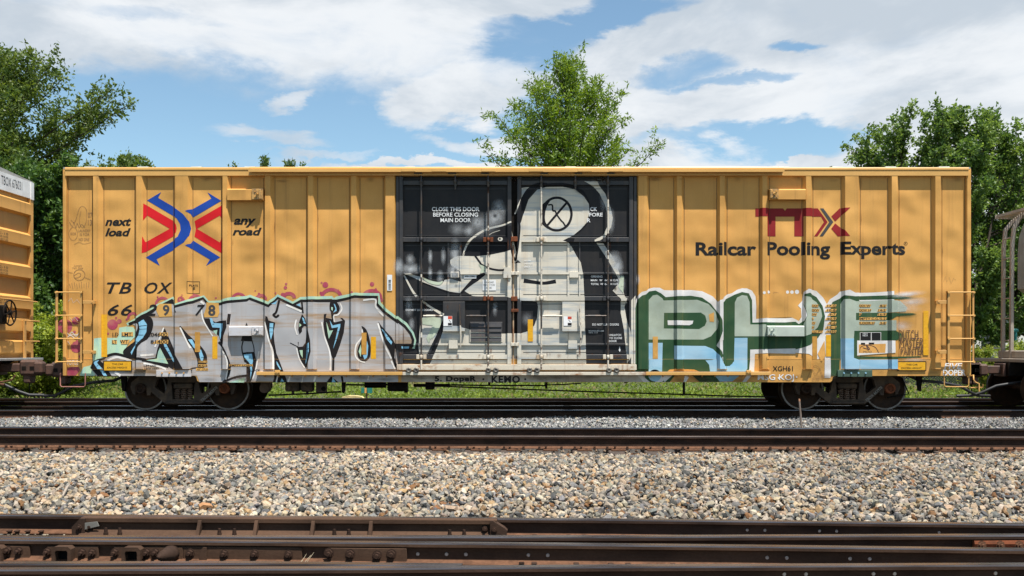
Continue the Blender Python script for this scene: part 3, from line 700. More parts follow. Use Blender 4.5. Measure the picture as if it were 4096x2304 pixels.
def _clip(poly, ax, c, keep_low):
    out = []; n = len(poly)
    for i in range(n):
        a, b = poly[i], poly[(i + 1) % n]; ia = (a[ax] <= c) == keep_low or a[ax] == c; ib = (b[ax] <= c) == keep_low or b[ax] == c
        if ia: out.append(a)
        if ia != ib:
            t = (c - a[ax]) / (b[ax] - a[ax]); out.append(tuple(a[k] + (b[k] - a[k]) * t for k in range(len(a))))
    return out
XC, ZC = [], []
JOIN = ('lettering', 'bar_code', 'sketch', 'outline_tick', 'plate_mark', 'registered_mark', 'label_mark', 'chalk_tag', 'arrow_mark', 'sketch_line', 'touch_up')
def decal(name, polys, mat, layer, parent=None, yfun=None, label=None, spray=False):
    gs = sorted(set(getattr(p, 'g', 0) for p in polys))
    if name in JOIN or len(gs) < 2:
        o = decal1(name, polys, mat, layer, parent, yfun, label, spray)
        if len(gs) > 1 and name != 'lettering': stuff(o)
        return o
    for i, g in enumerate(gs): o = decal1(name, [p for p in polys if getattr(p, 'g', 0) == g], mat, layer + (i % 25) * .03, parent, yfun, label, spray)
    return o
def decal1(name, polys, mat, layer, parent=None, yfun=None, label=None, spray=False):
    """print polygons (photograph pixels) on the car side, following posts and bars"""
    V = []; Fa = []; A = []; i0 = 0
    for poly in polys:
        q = [(LX(p[0]), LZ(p[1]), p[2] if len(p) > 2 else 1.0) for p in poly]; parts = [q]
        if yfun is None:
            for ax, cl in ((0, XC), (1, ZC)):
                nxt = []
                for pp in parts:
                    lo = min(v[ax] for v in pp); hi = max(v[ax] for v in pp)
                    for c in cl:
                        if lo + 1e-6 < c < hi - 1e-6:
                            low = _clip(pp, ax, c, True); pp = _clip(pp, ax, c, False)
                            if len(low) > 2: nxt.append(low)
                            if len(pp) < 3: break
                    if len(pp) > 2: nxt.append(pp)
                parts = nxt
        for pp in parts:
            cx = sum(v[0] for v in pp) / len(pp); cz = sum(v[1] for v in pp) / len(pp)
            if yfun is None and (not spray) and not (X0 - .2 < cx < X1 + .2): continue
            for v in pp:
                yy = surf_y(cx, cz, v[0]) if yfun is None else yfun
                V.append((v[0], yy - .0022 - .0011 * layer - (i0 % 40) * 4e-6, v[1])); A.append(v[2])
            Fa.append(tuple(range(len(V) - len(pp), len(V)))); i0 += 1
    me = bpy.data.meshes.new(name); me.from_pydata(V, [], Fa); me.materials.append(mat)
    if spray:
        at = me.attributes.new('spray', 'FLOAT', 'POINT'); at.data.foreach_set('value', A)
    me.update(); o = link(name, me, parent or CAR)
    if label: o['label'] = label
    return o

# ------------------------------------------------------------------ body shell
edges = [X0 + .02] + [v for p in POSTS[:8] for v in (p[0], p[3])] + [None] + [v for p in POSTS[8:] for v in (p[0], p[3])] + [X1 - .02]
def panel(x0, x1, z0, z1, mat=ORANGE):
    return MB().box(x0, x1, YP, YP + .02, z0, z1).build('side_panel', mat, CAR)
lefts = [X0 + .07] + [p[3] for p in POSTS[:7]]; rights = [p[0] for p in POSTS[:8]]
lefts += [p[3] for p in POSTS[8:]]; rights += [p[0] for p in POSTS[9:]] + [X1 - .09]
for a, b in zip(lefts, rights):
    p = panel(a, b, ZSEAM, ZCH)
    for xx in (a + .010, b - .016):
        MB().box(xx, xx + .007, YP - .0035, YP - .001, ZSEAM + .03, ZCH - .03).build('seam', SEAM, p)
for i, (a, b, c, d) in enumerate(POSTS):
    m = MB(); m.prism([(a, YP + .004), (b, YF), (c, YF), (d, YP + .004)], ZPB, ZCH + .002, 'z')
    po = m.build('side_post', ORANGE, CAR)
    if i not in (7, 8):
        w = MB(); w.box(a - .004, d + .004, YP - .012, YF + .02, ZPB - .008, ZPB); w.build('foot_weld', ORANGE_P, po)
# lower side sheet with the raised ends over the trucks
ze, zm = LZ(1503.5), LZ(1529)
low = [(X0, ZSEAM), (X0, ze), (LX(776), ze), (LX(784), ze - .03), (LX(787), zm + .03), (LX(796), zm), (LX(3322), zm), (LX(3330), zm + .03), (LX(3333), ze - .03), (LX(3342), ze), (X1, ze), (X1, ZSEAM)]
MB().prism(low, YP - .009, YP + .02).build('side_sill', ORANGE, CAR)
MB().box(X0, X1, YP - .0125, YP - .0085, ZSEAM - .004, ZSEAM + .003).build('sill_seam', ORANGE_L, CAR)
for a, b in ((X0, X0 + .07), (X1 - .09, X1)):
    MB().box(a, b, YF + .012, YP + .05, ze, ZEAVE - .02, .012).build('corner_post', ORANGE, CAR)
# top chord: flush at the ends, hooded over the door track in the middle
def chord(xa, xb, prof, name, mat): return MB().prism([(y, z) for y, z in prof], xa, xb, 'x').build(name, mat, CAR)
zz = lambda v: LZ(v)
endp = [(-1.40, zz(671)), (-1.612, zz(671)), (-1.622, zz(675)), (-1.622, zz(681)), (-1.606, zz(684)), (-1.612, zz(687)), (-1.612, zz(704)), (-1.50, zz(704)), (-1.40, zz(690))]
chord(X0 + .06, LX(1003), endp, 'top_chord', ORANGE_L); chord(LX(3128), X1 - .06, endp, 'top_chord', ORANGE_L)
HOOD = YF - .142
midp = [(-1.40, zz(671)), (-1.66, zz(671)), (-1.672, zz(675)), (-1.672, zz(680)), (HOOD, zz(683)), (HOOD, zz(694)), (HOOD + .012, zz(694)), (HOOD + .012, zz(686)), (-1.64, zz(688)), (-1.635, zz(698)), (-1.645, zz(700)), (-1.645, zz(704)), (-1.50, zz(704)), (-1.40, zz(690))]
chord(LX(1003), LX(3128), midp, 'door_track_hood', ORANGE_L)
for px in (1637, 1759, 1955, 2000 + 320 / 2.229, 2000 + 750 / 2.229, 2000 + 1025 / 2.229):
    MB().box(LX(px - 28), LX(px + 28), HOOD - .006, HOOD + .02, zz(693), zz(682), .003).build('hood_clip', ORANGE_L, CAR)
ROOFM = M('weathered_roof_steel', (0.36, 0.35, 0.33), .6, .2, (0.24, 0.22, 0.20), 2)
roof = MB(); ZR = ZEAVE
roof.prism([(-1.60, ZR - .03), (-1.60, ZR + .004), (-.1, ZR + .085), (.1, ZR + .085), (1.60, ZR + .004), (1.60, ZR - .03)], X0 + .02, X1 - .02, 'x'); RF = roof.build('roof', ROOFM, CAR)
nr = 17
for i in range(nr):
    xc = X0 + .55 + (X1 - X0 - 1.1) * i / (nr - 1)
    q = MB(); q.prism([(-1.598, ZR + .002), (-1.57, ZR + .026), (-.1, ZR + .12), (.1, ZR + .12), (1.57, ZR + .026), (1.598, ZR + .002)], xc - .11, xc + .11, 'x'); q.build('roof_rib', ROOFM, RF)
MB().box(X0, X1, 1.50, 1.53, ze, ZCH + .1).build('far_side', ORANGE, CAR)
MB().box(X0 + .05, X1 - .05, YP + .021, 1.5, LZ(1480), LZ(1470)).build('floor', BLACK, CAR)
# end walls with pressed ribs
def endwall(sgn, mat_hi, parent):
    xe = X1 if sgn > 0 else X0
    e = MB(); e.box(xe - sgn * .05, xe - sgn * .09, YP + .03, 1.5, ze + .05, ZEAVE - .02); ew = e.build('end_wall', ORANGE, parent)
    for zc in (1.32, 1.80, 2.30, 3.00, 3.72, 4.43):
        q = MB(); q.prism([(xe - sgn * .05, zc - .20), (xe + sgn * .045, zc - .15), (xe + sgn * .045, zc + .09), (xe - sgn * .05, zc + .15)], YP + .14, 1.38); q.build('end_rib', ORANGE, ew)
    return ew
ENDW = endwall(1, None, CAR); endwall(-1, None, CAR)
# ------------------------------------------------------------------ centre sill, couplers, under gear
und = MB(); und.box(X0 + .1, X1 - .1, -.22, .22, .70, .96); und.build('centre_sill', BLACK, CAR)
und = MB(); und.box(X0 + .1, LX(790), -1.45, 1.45, .80, .88); und.box(LX(3325), X1 - .1, -1.45, 1.45, .80, .88); und.build('end_floor', BLACK, CAR)
CPLM = M('rust_brown_coupler', (0.085, 0.040, 0.026), .7, 0, (0.045, 0.026, 0.02), 6, bump=.004)
def coupler(sgn, parent, xe):
    c = MB(); c.box(xe - sgn * .3, xe + sgn * .55, -.10, .10, .76, .94, .02); c.box(xe + sgn * .05, xe + sgn * .12, -.2, .2, .70, .99, .01)
    cp = c.build('coupler', CPLM, parent)
    k = MB(); k.box(xe + sgn * .55, xe + sgn * .98, -.16, .16, .68, 1.02, .05); k.box(xe + sgn * .62, xe + sgn * .80, -.12, .12, .52, .70, .03); k.box(xe + sgn * .88, xe + sgn * 1.08, -.19, .06, .72, .98, .04); k.build('knuckle', CPLM, cp)
    for u in (.62, .80):
        q = MB(); q.box(xe + sgn * u, xe + sgn * (u + .10), -.165, -.155, .80, .88); q.build('knuckle_slot', BLACK, cp)
    q = MB(); q.tube([(xe + sgn * .72, 0, .55), (xe + sgn * .72, -.01, .30)], .012, 6); q.build('lift_rod', BLACK, cp)
    h = MB(); h.tube([(xe - sgn * .9, -.35, .78), (xe - sgn * .55, -.38, .62), (xe - sgn * .1, -.40, .58), (xe + sgn * .35, -.36, .50), (xe + sgn * .62, -.3, .36), (xe + sgn * .82, -.22, .28), (xe + sgn * 1.12, -.15, .27)], .032, 8); h.build('air_hose', RUBBER, parent)
    return cp
coupler(1, CAR, X1); coupler(-1, CAR, X0)
# ------------------------------------------------------------------ truck
def make_truck():
    T = link('truck', None)
    for ax in (-.89, .89):
        for sy in (-1, 1):
            w = MB(); s = sy
            w.lathe([(s * .70, .0), (s * .70, .10), (s * .71, .16), (s * .735, .30), (s * .72, .385), (s * .688, .405), (s * .688, .44), (s * .685, .484), (s * .715, .480), (s * .735, .460), (s * .818, .456), (s * .822, .435)], (ax, 0, .457), 'y', 40)
            w.lathe([(s * .815, .435), (s * .800, .40), (s * .775, .375), (s * .762, .25), (s * .775, .12), (s * .80, .10), (s * .80, 0)], (ax, 0, .457), 'y', 40)
            wh = w.build('wheel', WHEELM, T)
            r = MB(); r.lathe([(s * .8235, .456), (s * .8245, .440), (s * .8235, .421)], (ax, 0, .457), 'y', 40); r.build('wheel_rim', WHEELRIM, wh)
        a = MB(); a.cyl((ax, -.7, .457), (ax, .7, .457), .085, n=16); a.build('axle', WHEELM, T)
    for sy in (-1, 1):
        yc = sy * 1.0
        out = [(-1.10, .60), (-1.12, .50), (-1.07, .36), (-1.02, .34), (-1.00, .47), (-.78, .47), (-.77, .33), (-.70, .33), (-.68, .40), (-.40, .165), (-.34, .14), (.34, .14), (.40, .165), (.68, .40), (.70, .33), (.77, .33), (.78, .47), (1.00, .47), (1.02, .34), (1.07, .36), (1.12, .50), (1.10, .60), (.95, .72), (.60, .80), (-.60, .80), (-.95, .72)]
        h1 = [(-.225, .24), (-.245, .56), (-.255, .60), (.255, .60), (.245, .56), (.225, .24)]
        h2 = [(-.60, .50), (-.56, .64), (-.52, .69), (-.34, .69), (-.32, .64), (-.36, .44), (-.40, .36)]; h3 = [(-a, b) for a, b in reversed(h2)]
        f = MB(); f.prism(out, yc - .06, yc + .06, 'y', [h1, h2, h3]); f.box(-1.0, 1.0, yc - .085, yc + .085, .745, .79, .01); f.box(-.36, .36, yc - .11, yc + .11, .14, .20, .02)
        sf = f.build('side_frame', TRUCKM, T)
        for ax in (-.89, .89):
            b = MB(); b.lathe([(0, .0), (0, .055), (sy * .02, .068), (sy * .05, .072), (sy * .05, .108), (-sy * .02, .112), (-sy * .12, .112)], (ax, yc + sy * .075, .475), 'y', 20)
            for k in range(3):
                t = k * 2.094 + .5; b.cyl((ax + .034 * math.cos(t), yc + sy * .07, .475 + .034 * math.sin(t)), (ax + .034 * math.cos(t), yc + sy * .09, .475 + .034 * math.sin(t)), .013, n=6, smooth=False)
            b.build('bearing_cap', RUST if ax < 0 else RUSTBR, T)
        for k in (-1, 0, 1):
            hx = []
            for i in range(61):
                t = i / 60 * 6.0 * 2 * math.pi; hx.append((k * .135 + .052 * math.cos(t), yc + .052 * math.sin(t), .215 + .235 * i / 60))
            q = MB(); q.tube(hx, .0135, 6); q.build('spring', M('brown_spring', (0.14, 0.085, 0.058), .6, .1), T)
    b = MB(); b.box(-.20, .20, -1.09, 1.09, .47, .58, .02); b.box(-.16, .16, -.9, .9, .58, .74); b.build('bolster', TRUCKM, T)
    for u in (-.56, .56): MB().box(u - .06, u + .06, -.65, .65, .38, .50, .02).build('brake_beam', BLACK, T)
    return T
TRUCK = make_truck(); TRUCK.parent = CAR; TX = 7.06
TRUCK.location = (-TX - .02, 0, 0)
t2 = copy_tree(TRUCK, CAR); t2.location = (TX - .02, 0, 0)
# ------------------------------------------------------------------ brake gear and rods below the sill
YB = -1.15
def ub(name, m, mat=BLACK): return m.build(name, mat, CAR)
m = MB(); m.cyl((LX(1035), YB, .48), (LX(1035), YB + .25, .48), .10, n=16); m.box(LX(1020), LX(1060), YB + .02, YB + .2, .48, .66); ub('bearing_adapter_housing', m, M('brown_casting', (.10, .06, .04), .8))
for xa, xb, zb in ((1120, 1176, .41), (1185, 1230, .40)):
    m = MB(); m.box(LX(xa), LX(xb), YB, YB + .3, zb, .62, .03); m.cyl((LX(xa + 14), YB - .03, .49), (LX(xa + 14), YB + .1, .49), .06, n=12); m.cyl((LX(xb - 14), YB - .02, .46), (LX(xb - 14), YB + .1, .46), .045, n=12); m.cyl((LX((xa + xb) / 2), YB + .1, zb), (LX((xa + xb) / 2), YB + .1, zb - .06), .03, n=8); ub('control_valve', m, TRUCKM)
m = MB(); m.prism([(LX(1247), .62), (LX(1247), .37), (LX(1292), .37), (LX(1292), .62)], YB, YB + .03); ub('bracket_plate', m, TRUCKM)
m = MB(); m.cyl((LX(1278), YB - .006, .47), (LX(1278), YB - .002, .47), .05, n=16); m.cyl((LX(1278), YB - .02, .47), (LX(1278), YB, .47), .018, n=10); ub('pulley', m)
m = MB(); m.prism([(LX(1352), .62), (LX(1352), .40), (LX(1360), .37), (LX(1366), .42), (LX(1368), .62)], YB, YB + .05); ub('hanger', m)
m = MB(); m.box(LX(1535), LX(1612), YB + .1, YB + .6, .41, .66, .03); m.cyl((LX(1640), YB + .3, .53), (LX(1790), YB + .3, .53), .035, n=10); m.box(LX(1605), LX(1618), YB + .1, YB + .3, .38, .6, .01); m.box(LX(1690), LX(1725), YB + .2, YB + .5, .44, .62, .02); ub('brake_cylinder', m)
m = MB(); m.cyl((LX(1420), YB + .9, .55), (LX(1510), YB + .9, .55), .10, n=18); ub('air_reservoir', m)
for a, b, c, d, r in ((1370, 1542, 1560, 1530 + 11, .02), (1055, 1585, 1350, 1570, .018), (1660, 1541, 2185, 1545, .016), (1780, 1549, 2760, 1582, .016), (2180, 1543, 2330, 1536, .014), (2760, 1582, 3130, 1592, .016), (1800, 1541, 2070, 1546, .012)):
    m = MB(); m.tube([(LX(a), YB, LZ(b)), (LX((a + c) / 2), YB, LZ((b + d) / 2) - .008), (LX(c), YB, LZ(d))], r, 6); ub('brake_rod', m)
for px, y0, y1, w in ((2188, 1529, 1562, 5), (2750, 1529, 1586, 4.5), (2512, 1529, 1540, 5), (1955, 1529, 1546, 5)):
    m = MB(); m.box(LX(px - w), LX(px + w), YB - .02, YB + .02, LZ(y1) + .02, LZ(y0) + .1); ub('rod_hanger', m)
m = MB(); m.tube([(LX(3660), -.9, .70), (LX(3690), -.9, .35), (LX(3640), -.9, .30), (LX(3600), -.9, .27)], .016, 6); ub('uncoupling_chain', m)
for px in (440, 3735):
    m = MB(); m.prism([(LX(px - 12), .72), (LX(px - 6), .42), (LX(px + 6), .40), (LX(px + 12), .72)], -.9, -.84); ub('hanger', m)
# ------------------------------------------------------------------ ladders, steps, grab bars, brackets, door track
def ladder(xa, xb, sgn):
    lx = MB(); lx.box(LX(xa) - .028, LX(xa) + .028, YF - .10, YF - .085, LZ(1452), LZ(1166)); lx.box(LX(xa) - .028, LX(xa) - .018, YF - .10, YF - .04, LZ(1452), LZ(1166))
    lx.box(LX(xb) - .022, LX(xb) + .022, YF - .10, YF - .085, LZ(1452), LZ(1166)); lx.box(LX(xb) + .012, LX(xb) + .022, YF - .10, YF - .04, LZ(1452), LZ(1166))
    l = link('ladder', None, CAR); lx.build('stile', ORANGE_P, l)
    for y in (1171, 1263, 1355, 1447):
        q = MB(); q.cyl((LX(xa), YF - .115, LZ(y)), (LX(xb), YF - .115, LZ(y)), .013, n=8)
        for x in (xa, xb): q.cyl((LX(x), YF - .10, LZ(y)), (LX(x), YF - .128, LZ(y)), .024, n=8)
        q.build('rung', ORANGE_L, l)
    return l
ladder(239, 338, -1); ladder(3781, 3881, 1)
for (a, b) in ((342, 385), (3739, 3776)):
    for y in (1210, 1408):
        q = MB(); q.box(LX(a), LX(b), YF - .09, YF - .075, LZ(y + 7), LZ(y - 7), .003); q.cyl((LX(b - 6 if a < 1000 else a + 6), YF - .09, LZ(y)), (LX(b - 6 if a < 1000 else a + 6), YF - .11, LZ(y)), .016, n=6, smooth=False); q.box(LX((b if a < 1000 else a)) - .02, LX((b if a < 1000 else a)) + .02, YF - .08, YF + .02, LZ(y + 6), LZ(y - 6)); q.build('ladder_bracket', ORANGE_P, CAR)
def step(a, b, mat):
    q = MB(); q.tube([(LX(a), YF - .02, ze + .06), (LX(a), YF - .02, LZ(1540)), (LX(a + 5), YF - .02, LZ(1547)), (LX(b - 5), YF - .02, LZ(1547)), (LX(b), YF - .02, LZ(1540)), (LX(b), YF - .02, ze + .06)], .013, 7); q.build('sill_step', mat, CAR)
step(247, 347, M('rusty_pink_step', (.36, .14, .11), .7, 0, (.22, .10, .07), 9)); step(3771, 3869, ORANGE_P)
q = MB(); q.tube([(LX(3895), -1.3, LZ(1510)), (LX(3905), -1.45, LZ(1502)), (LX(3900), -1.5, LZ(1520)), (LX(3908), -1.5, LZ(1530)), (LX(3922), -1.5, LZ(1535)), (LX(3922), -1.5, LZ(1567))], .016, 7); q.tube([(LX(3890), -1.4, LZ(1553)), (LX(3938), -1.5, LZ(1550)), (LX(3938), -1.5, LZ(1538))], .014, 7); q.build('uncoupling_lever', ORANGE_P, CAR)
q = MB(); q.lathe([(0, .27), (.02, .285), (.035, .27), (.02, .255), (0, .27)], (X1 + .16, -.95, LZ(1285)), 'x', 28); q.cyl((X1 - .05, -.95, LZ(1285)), (X1 + .16, -.95, LZ(1285)), .03, n=10)
for k in range(6):
    t = k * math.pi / 3; q.cyl((X1 + .16, -.95, LZ(1285)), (X1 + .175, -.95 + .26 * math.cos(t), LZ(1285) + .26 * math.sin(t)), .012, n=6)
BWH = q.build('brake_wheel', ORANGE_P, CAR)
# horizontal stiffeners with lock boxes between the posts
def tack(x0, x1, y0, y1, mat, boxleft):
    q = MB(); q.prism([(YP + .01, LZ(y0) + .0), (YF - .02, LZ(y0)), (YF - .05, LZ(y0 + 5)), (YF - .05, LZ(y1)), (YP + .01, LZ(y1))], LX(x0), LX(x1), 'x'); s = q.build('stiffener', mat, CAR)
    bx = (x0, x0 + 34) if boxleft else (x1 - 42, x1 + 2)
    q = MB(); q.box(LX(bx[0]), LX(bx[1]), YF - .075, YF - .04, LZ(y1 - 2), LZ(y0 + 2), .005); q.box(LX(bx[0]) + (.0 if boxleft else .15), LX(bx[0]) + (.03 if boxleft else .2), YF - .10, YF - .06, LZ(y1 - 4), LZ(y0 + 4), .004); lb = q.build('lock_box', M('worn_lock_box', tuple(.8 * c for c in (0.60, 0.335, 0.098)), .6, 0, (.12, .075, .04), 12) if mat is ORANGE else mat, s)
    q = MB(); mx = LX((bx[0] + bx[1]) / 2); mz = LZ((y0 + y1) / 2)
    for u in (-.045, .045):
        for w in (-.055, .055): q.cyl((mx + u, YF - .075, mz + w), (mx + u, YF - .092, mz + w), .015, n=8)
    q.cyl((mx, YF - .075, mz), (mx, YF - .11, mz - .01), .024, n=10); q.build('rivet', mat, lb)
    return s
SILV = M('silver_graffiti_hw', (0.52, 0.51, 0.53), .45, 0, (.42, .33, .25), 5, (.4, 1, 2))
PALEG = M('pale_green_hw', (0.46, 0.51, 0.44), .5, 0, (.40, .44, .38), 3)
tack(914, 1055, 757, 803, ORANGE, False); tack(3074, 3218, 758, 800, ORANGE, True)
tack(921, 1055, 1304, 1343, SILV, False); tack(3064, 3212, 1303, 1345, PALEG, True)
# bottom door track: rail, ledge, rollers
q = MB(); q.box(LX(1030), LX(1612), YF - .055, YP - .01, LZ(1500), LZ(1487), .004); q.build('door_rail', ORANGE_L, CAR)
q = MB(); q.box(LX(2582), LX(3078), YF - .055, YP - .01, LZ(1500), LZ(1487), .004); q.build('door_rail', ORANGE_L, CAR)
q = MB(); q.box(LX(1612), LX(2582), YF - .06, YP - .01, LZ(1500), LZ(1488), .004); q.build('door_rail', WHITEHW, CAR)
q = MB(); q.box(LX(1125), LX(3000), YF - .05, YF - .03, LZ(1488.5), LZ(1485.5)); q.build('rail_strip', DOORBAR, CAR)
q = MB(); q.box(LX(1588), LX(2545), YF - .015, YP + .01, LZ(1480), LZ(1458), .006); q.build('threshold', WHITEHW, CAR)
q = MB(); q.box(LX(1605), LX(2580), YP - .014, YP - .008, LZ(1528), LZ(1501)); q.build('sill_plate', M('grimy_white_sill', (0.42, 0.37, 0.30), .7, 0, (.27, .20, .14), 2.5, (.5, 1, 1), streak=((.17, .09, .05), 8., .7)), CAR)
for px in list(range(1060, 1600, 54)) + list(range(2600, 3070, 52)):
    q = MB(); q.prism([(YF - .05, LZ(1500)), (YP - .01, LZ(1500)), (YP - .01, LZ(1509))], LX(px - 2), LX(px + 2), 'x'); q.build('rail_gusset', ORANGE_P, CAR)
for px in (1115, 2990):
    q = MB(); q.box(LX(px - 10), LX(px + 10), YF - .075, YF - .04, LZ(1494), LZ(1480), .004); q.cyl((LX(px - 5), YF - .075, LZ(1488)), (LX(px - 5), YF - .09, LZ(1488)), .014, n=8); q.cyl((LX(px + 5), YF - .075, LZ(1488)), (LX(px + 5), YF - .09, LZ(1488)), .014, n=8); q.build('rail_stop', ORANGE_L, CAR)
for x0_, x1_ in ((626, 764), (3350, 3488)):
    q = MB(); q.box(LX(x0_), LX(x1_), YP - .06, YP - .008, LZ(1507), LZ(1480), .004); jp = q.build('jacking_pad', SILV if x0_ < 1000 else M('sky_green_hw', (.055, .10, .07), .6), CAR)
    for k in range(4):
        q = MB(); xx = LX(x0_ + 24 + 29 * k); q.cyl((xx, YP - .06, LZ(1492)), (xx, YP - .078, LZ(1492)), .017, n=8); q.build('rivet', ORANGE_P if x0_ < 1000 else M('sky_blue_rivet', (.25, .45, .60), .5), jp)
# ------------------------------------------------------------------ plug doors
MB().box(LX(1584), LX(2548), YD + .03, YD + .06, DOORZ[0], DOORZ[1]).build('door_opening', BLACK, CAR)
def door(xa, xb):
    d = link('plug_door', None, CAR)
    MB().box(LX(xa), LX(xb), YD, YD + .025, DOORZ[0], DOORZ[1]).build('door_sheet', DOORBLK, d); return d
DL = door(1590, 2046); DR = door(2068, 2540)
def bar(d, name, x0, x1, y0, y1, p, mat=DOORBAR, bev=.006):
    rel(x0, x1, y0, y1, p); return MB().box(LX(x0), LX(x1), YD - p, YD - .0005, LZ(y1), LZ(y0), bev).build(name, mat, d)
for d, xa, xb in ((DL, 1612, 2030), (DR, 2085, 2516)):
    bar(d, 'frame_bar', xa, xb, 722, 740, .050); bar(d, 'frame_bar', xa, xb, 950, 968, .060); bar(d, 'frame_bar', xa, xb, 1186, 1203, .060)
    bar(d, 'frame_bar', xa, xb, 1418, 1436, .060); bar(d, 'frame_bar', xa, xb, 1440, 1455, .030)
    bar(d, 'gear_bar', xa, xb, 1089, 1097, .030, bev=.003); bar(d, 'gear_bar', xa, xb, 1373, 1381, .030, bev=.003)
    for i, (a, b) in enumerate(((745, 944), (972, 1180), (1207, 1412))):
        for q in ((xa + 8, a + 8, xb - 8, a + 10), (xa + 8, b - 4, xb - 8, b - 2)): MB().box(LX(q[0]), LX(q[2]), YD - .006, YD - .0004, LZ(q[3]), LZ(q[1])).build('panel_bead', DOORBAR, d)
bar(DL, 'frame_upright', 1597, 1612, 706, 1456, .070); bar(DL, 'frame_upright', 2030, 2046, 706, 1456, .070); bar(DR, 'frame_upright', 2069, 2085, 706, 1456, .070); bar(DR, 'frame_upright', 2516, 2533, 706, 1456, .070)
bar(DL, 'stiffening_rib', 1789, 1797, 968, 1186, .022, bev=.003); bar(DL, 'stiffening_rib', 1838, 1845, 968, 1186, .022, bev=.003); bar(DR, 'stiffening_rib', 2270, 2278, 968, 1186, .022, bev=.003); bar(DR, 'stiffening_rib', 2316, 2322, 968, 1186, .022, bev=.003)
bar(DL, 'gear_housing', 1772, 1860, 1207, 1325, .085); bar(DR, 'gear_housing', 2249, 2338, 1207, 1325, .085)
vn = bar(DL, 'vent_frame', 1879, 2010, 1288, 1369, .030)
for i in range(4): MB().prism([(YD - .030, LZ(1292 + 19 * i)), (YD - .052, LZ(1308 + 19 * i)), (YD - .030, LZ(1308 + 19 * i))], LX(1883), LX(2006), 'x').build('louvre', DOORBAR, vn)
bar(DL, 'lock_box', 1796, 1832, 1360, 1394, .075, CREAMHW); bar(DR, 'lock_box', 2273, 2309, 1361, 1395, .075, CREAMHW)
bar(DL, 'latch_box', 2014, 2044, 1070, 1112, .095, CREAMHW)
bar(DL, 'handle_recess', 1802, 1836, 1087, 1110, .04, CREAMHW); bar(DR, 'handle_recess', 2278, 2314, 1087, 1110, .04, CREAMHW)
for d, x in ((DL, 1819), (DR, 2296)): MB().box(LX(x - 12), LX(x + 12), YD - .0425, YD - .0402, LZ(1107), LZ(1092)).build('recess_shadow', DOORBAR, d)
# jamb strips and the gap between the doors
MB().box(LX(1584), LX(1596), YD - .06, YD, DOORZ[0], DOORZ[1], .006).build('door_jamb', DOORBAR, CAR); MB().box(LX(2535), LX(2547), YD - .06, YD, DOORZ[0], DOORZ[1], .006).build('door_jamb', DOORBAR, CAR)
rel(1584, 1596, 706, 1456, .06); rel(2535, 2547, 706, 1456, .06)
m = MB(); m.box(LX(2051), LX(2056), YD - .03, YD + .01, DOORZ[0], LZ(980)); m.build('meeting_strip', M('rusty_cream_strip', (.48, .33, .20), .7, 0, (.22, .09, .04), 6, (1, 1, .4)), CAR)
for y0, y1 in ((947, 966), (1186, 1204), (1236, 1248)): 
    m = MB(); m.box(LX(2044), LX(2070) if y0 < 1230 else LX(2074), YD - .085, YD - .02, LZ(y1), LZ(y0), .006); m.build('hinge', RUSTBR, CAR)
for y in (1093, 1377):
    for xx in (2050, 2064): 
        m = MB(); m.box(LX(xx - 6), LX(xx + 12), YD - .09, YD - .02, LZ(y + 7), LZ(y - 6), .005); m.build('hinge', CREAMHW, CAR)
# lock rods
def rod(d, px, segs, short=False):
    r = link('lock_rod', None, d); yc = YD - .105
    for (a, b, mt) in segs:
        MB().cyl((LX(px), yc, LZ(b)), (LX(px), yc, LZ(a)), .0185, n=10).build('rod_section', mt, r)
    m = MB(); m.box(LX(px - 28 if px < 2045 else px - 4), LX(px + 4 if px < 2045 else px + 26), yc - .05, yc + .06, LZ(698.5), LZ(694)); m.lathe([(-.10, .020), (-.06, .030), (-.02, .022), (0, .034), (.03, .034), (.06, .020), (.20, .018)], (LX(px), yc, LZ(731)), 'z', 12)
    m.build('rod_cap', ROD_DK, r)
    if not short:
        for y in (959, 1194, 1427):
            m = MB(); m.box(LX(px - 20), LX(px - 8), YD - .10, YD - .058, LZ(y + 9), LZ(y - 9), .004); m.box(LX(px + 8), LX(px + 20), YD - .10, YD - .058, LZ(y + 9), LZ(y - 9), .004); m.lathe([(-.04, .022), (-.025, .030), (.025, .030), (.04, .022)], (LX(px), yc, LZ(y)), 'z', 12)
            m.build('rod_guide', (RUSTBR if px == 1953 and y < 1300 else DOORBAR) if px in (1686, 1953, 2431) and y < 1300 else CREAMHW, r)
    return r
CRR = M('chipped_cream_rod', (0.58, 0.52, 0.43), .55, .0, (.12, .08, .06), 9, lo=.54, hi=.6)
rod(DL, 1686, [(694, 1098, ROD_DK), (1098, 1112, CRR), (1112, 1330, ROD_DK), (1330, 1350, CRR), (1350, 1440, ROD_DK), (1440, 1478, CRR)])
rod(DL, 1822, [(694, 759, ROD_DK)], True)
rod(DL, 1953, [(694, 740, ROD_DK), (740, 775, RUST), (775, 905, ROD_DK), (905, 925, CRR), (925, 1010, ROD_DK), (1010, 1184, CRR), (1184, 1350, ROD_DK), (1350, 1440, ROD_DK), (1440, 1478, CRR)])
rod(DR, 2165, [(694, 742, ROD_DK), (742, 1200, CRR), (1200, 1316, ROD_DK), (1316, 1478, CRR)])
rod(DR, 2301, [(694, 759, ROD_DK)], True)
rod(DR, 2431, [(694, 800, ROD_DK), (800, 935, CRR), (935, 1002, ROD_DK), (1002, 1038, CRR), (1038, 1440, ROD_DK), (1440, 1478, CRR)])
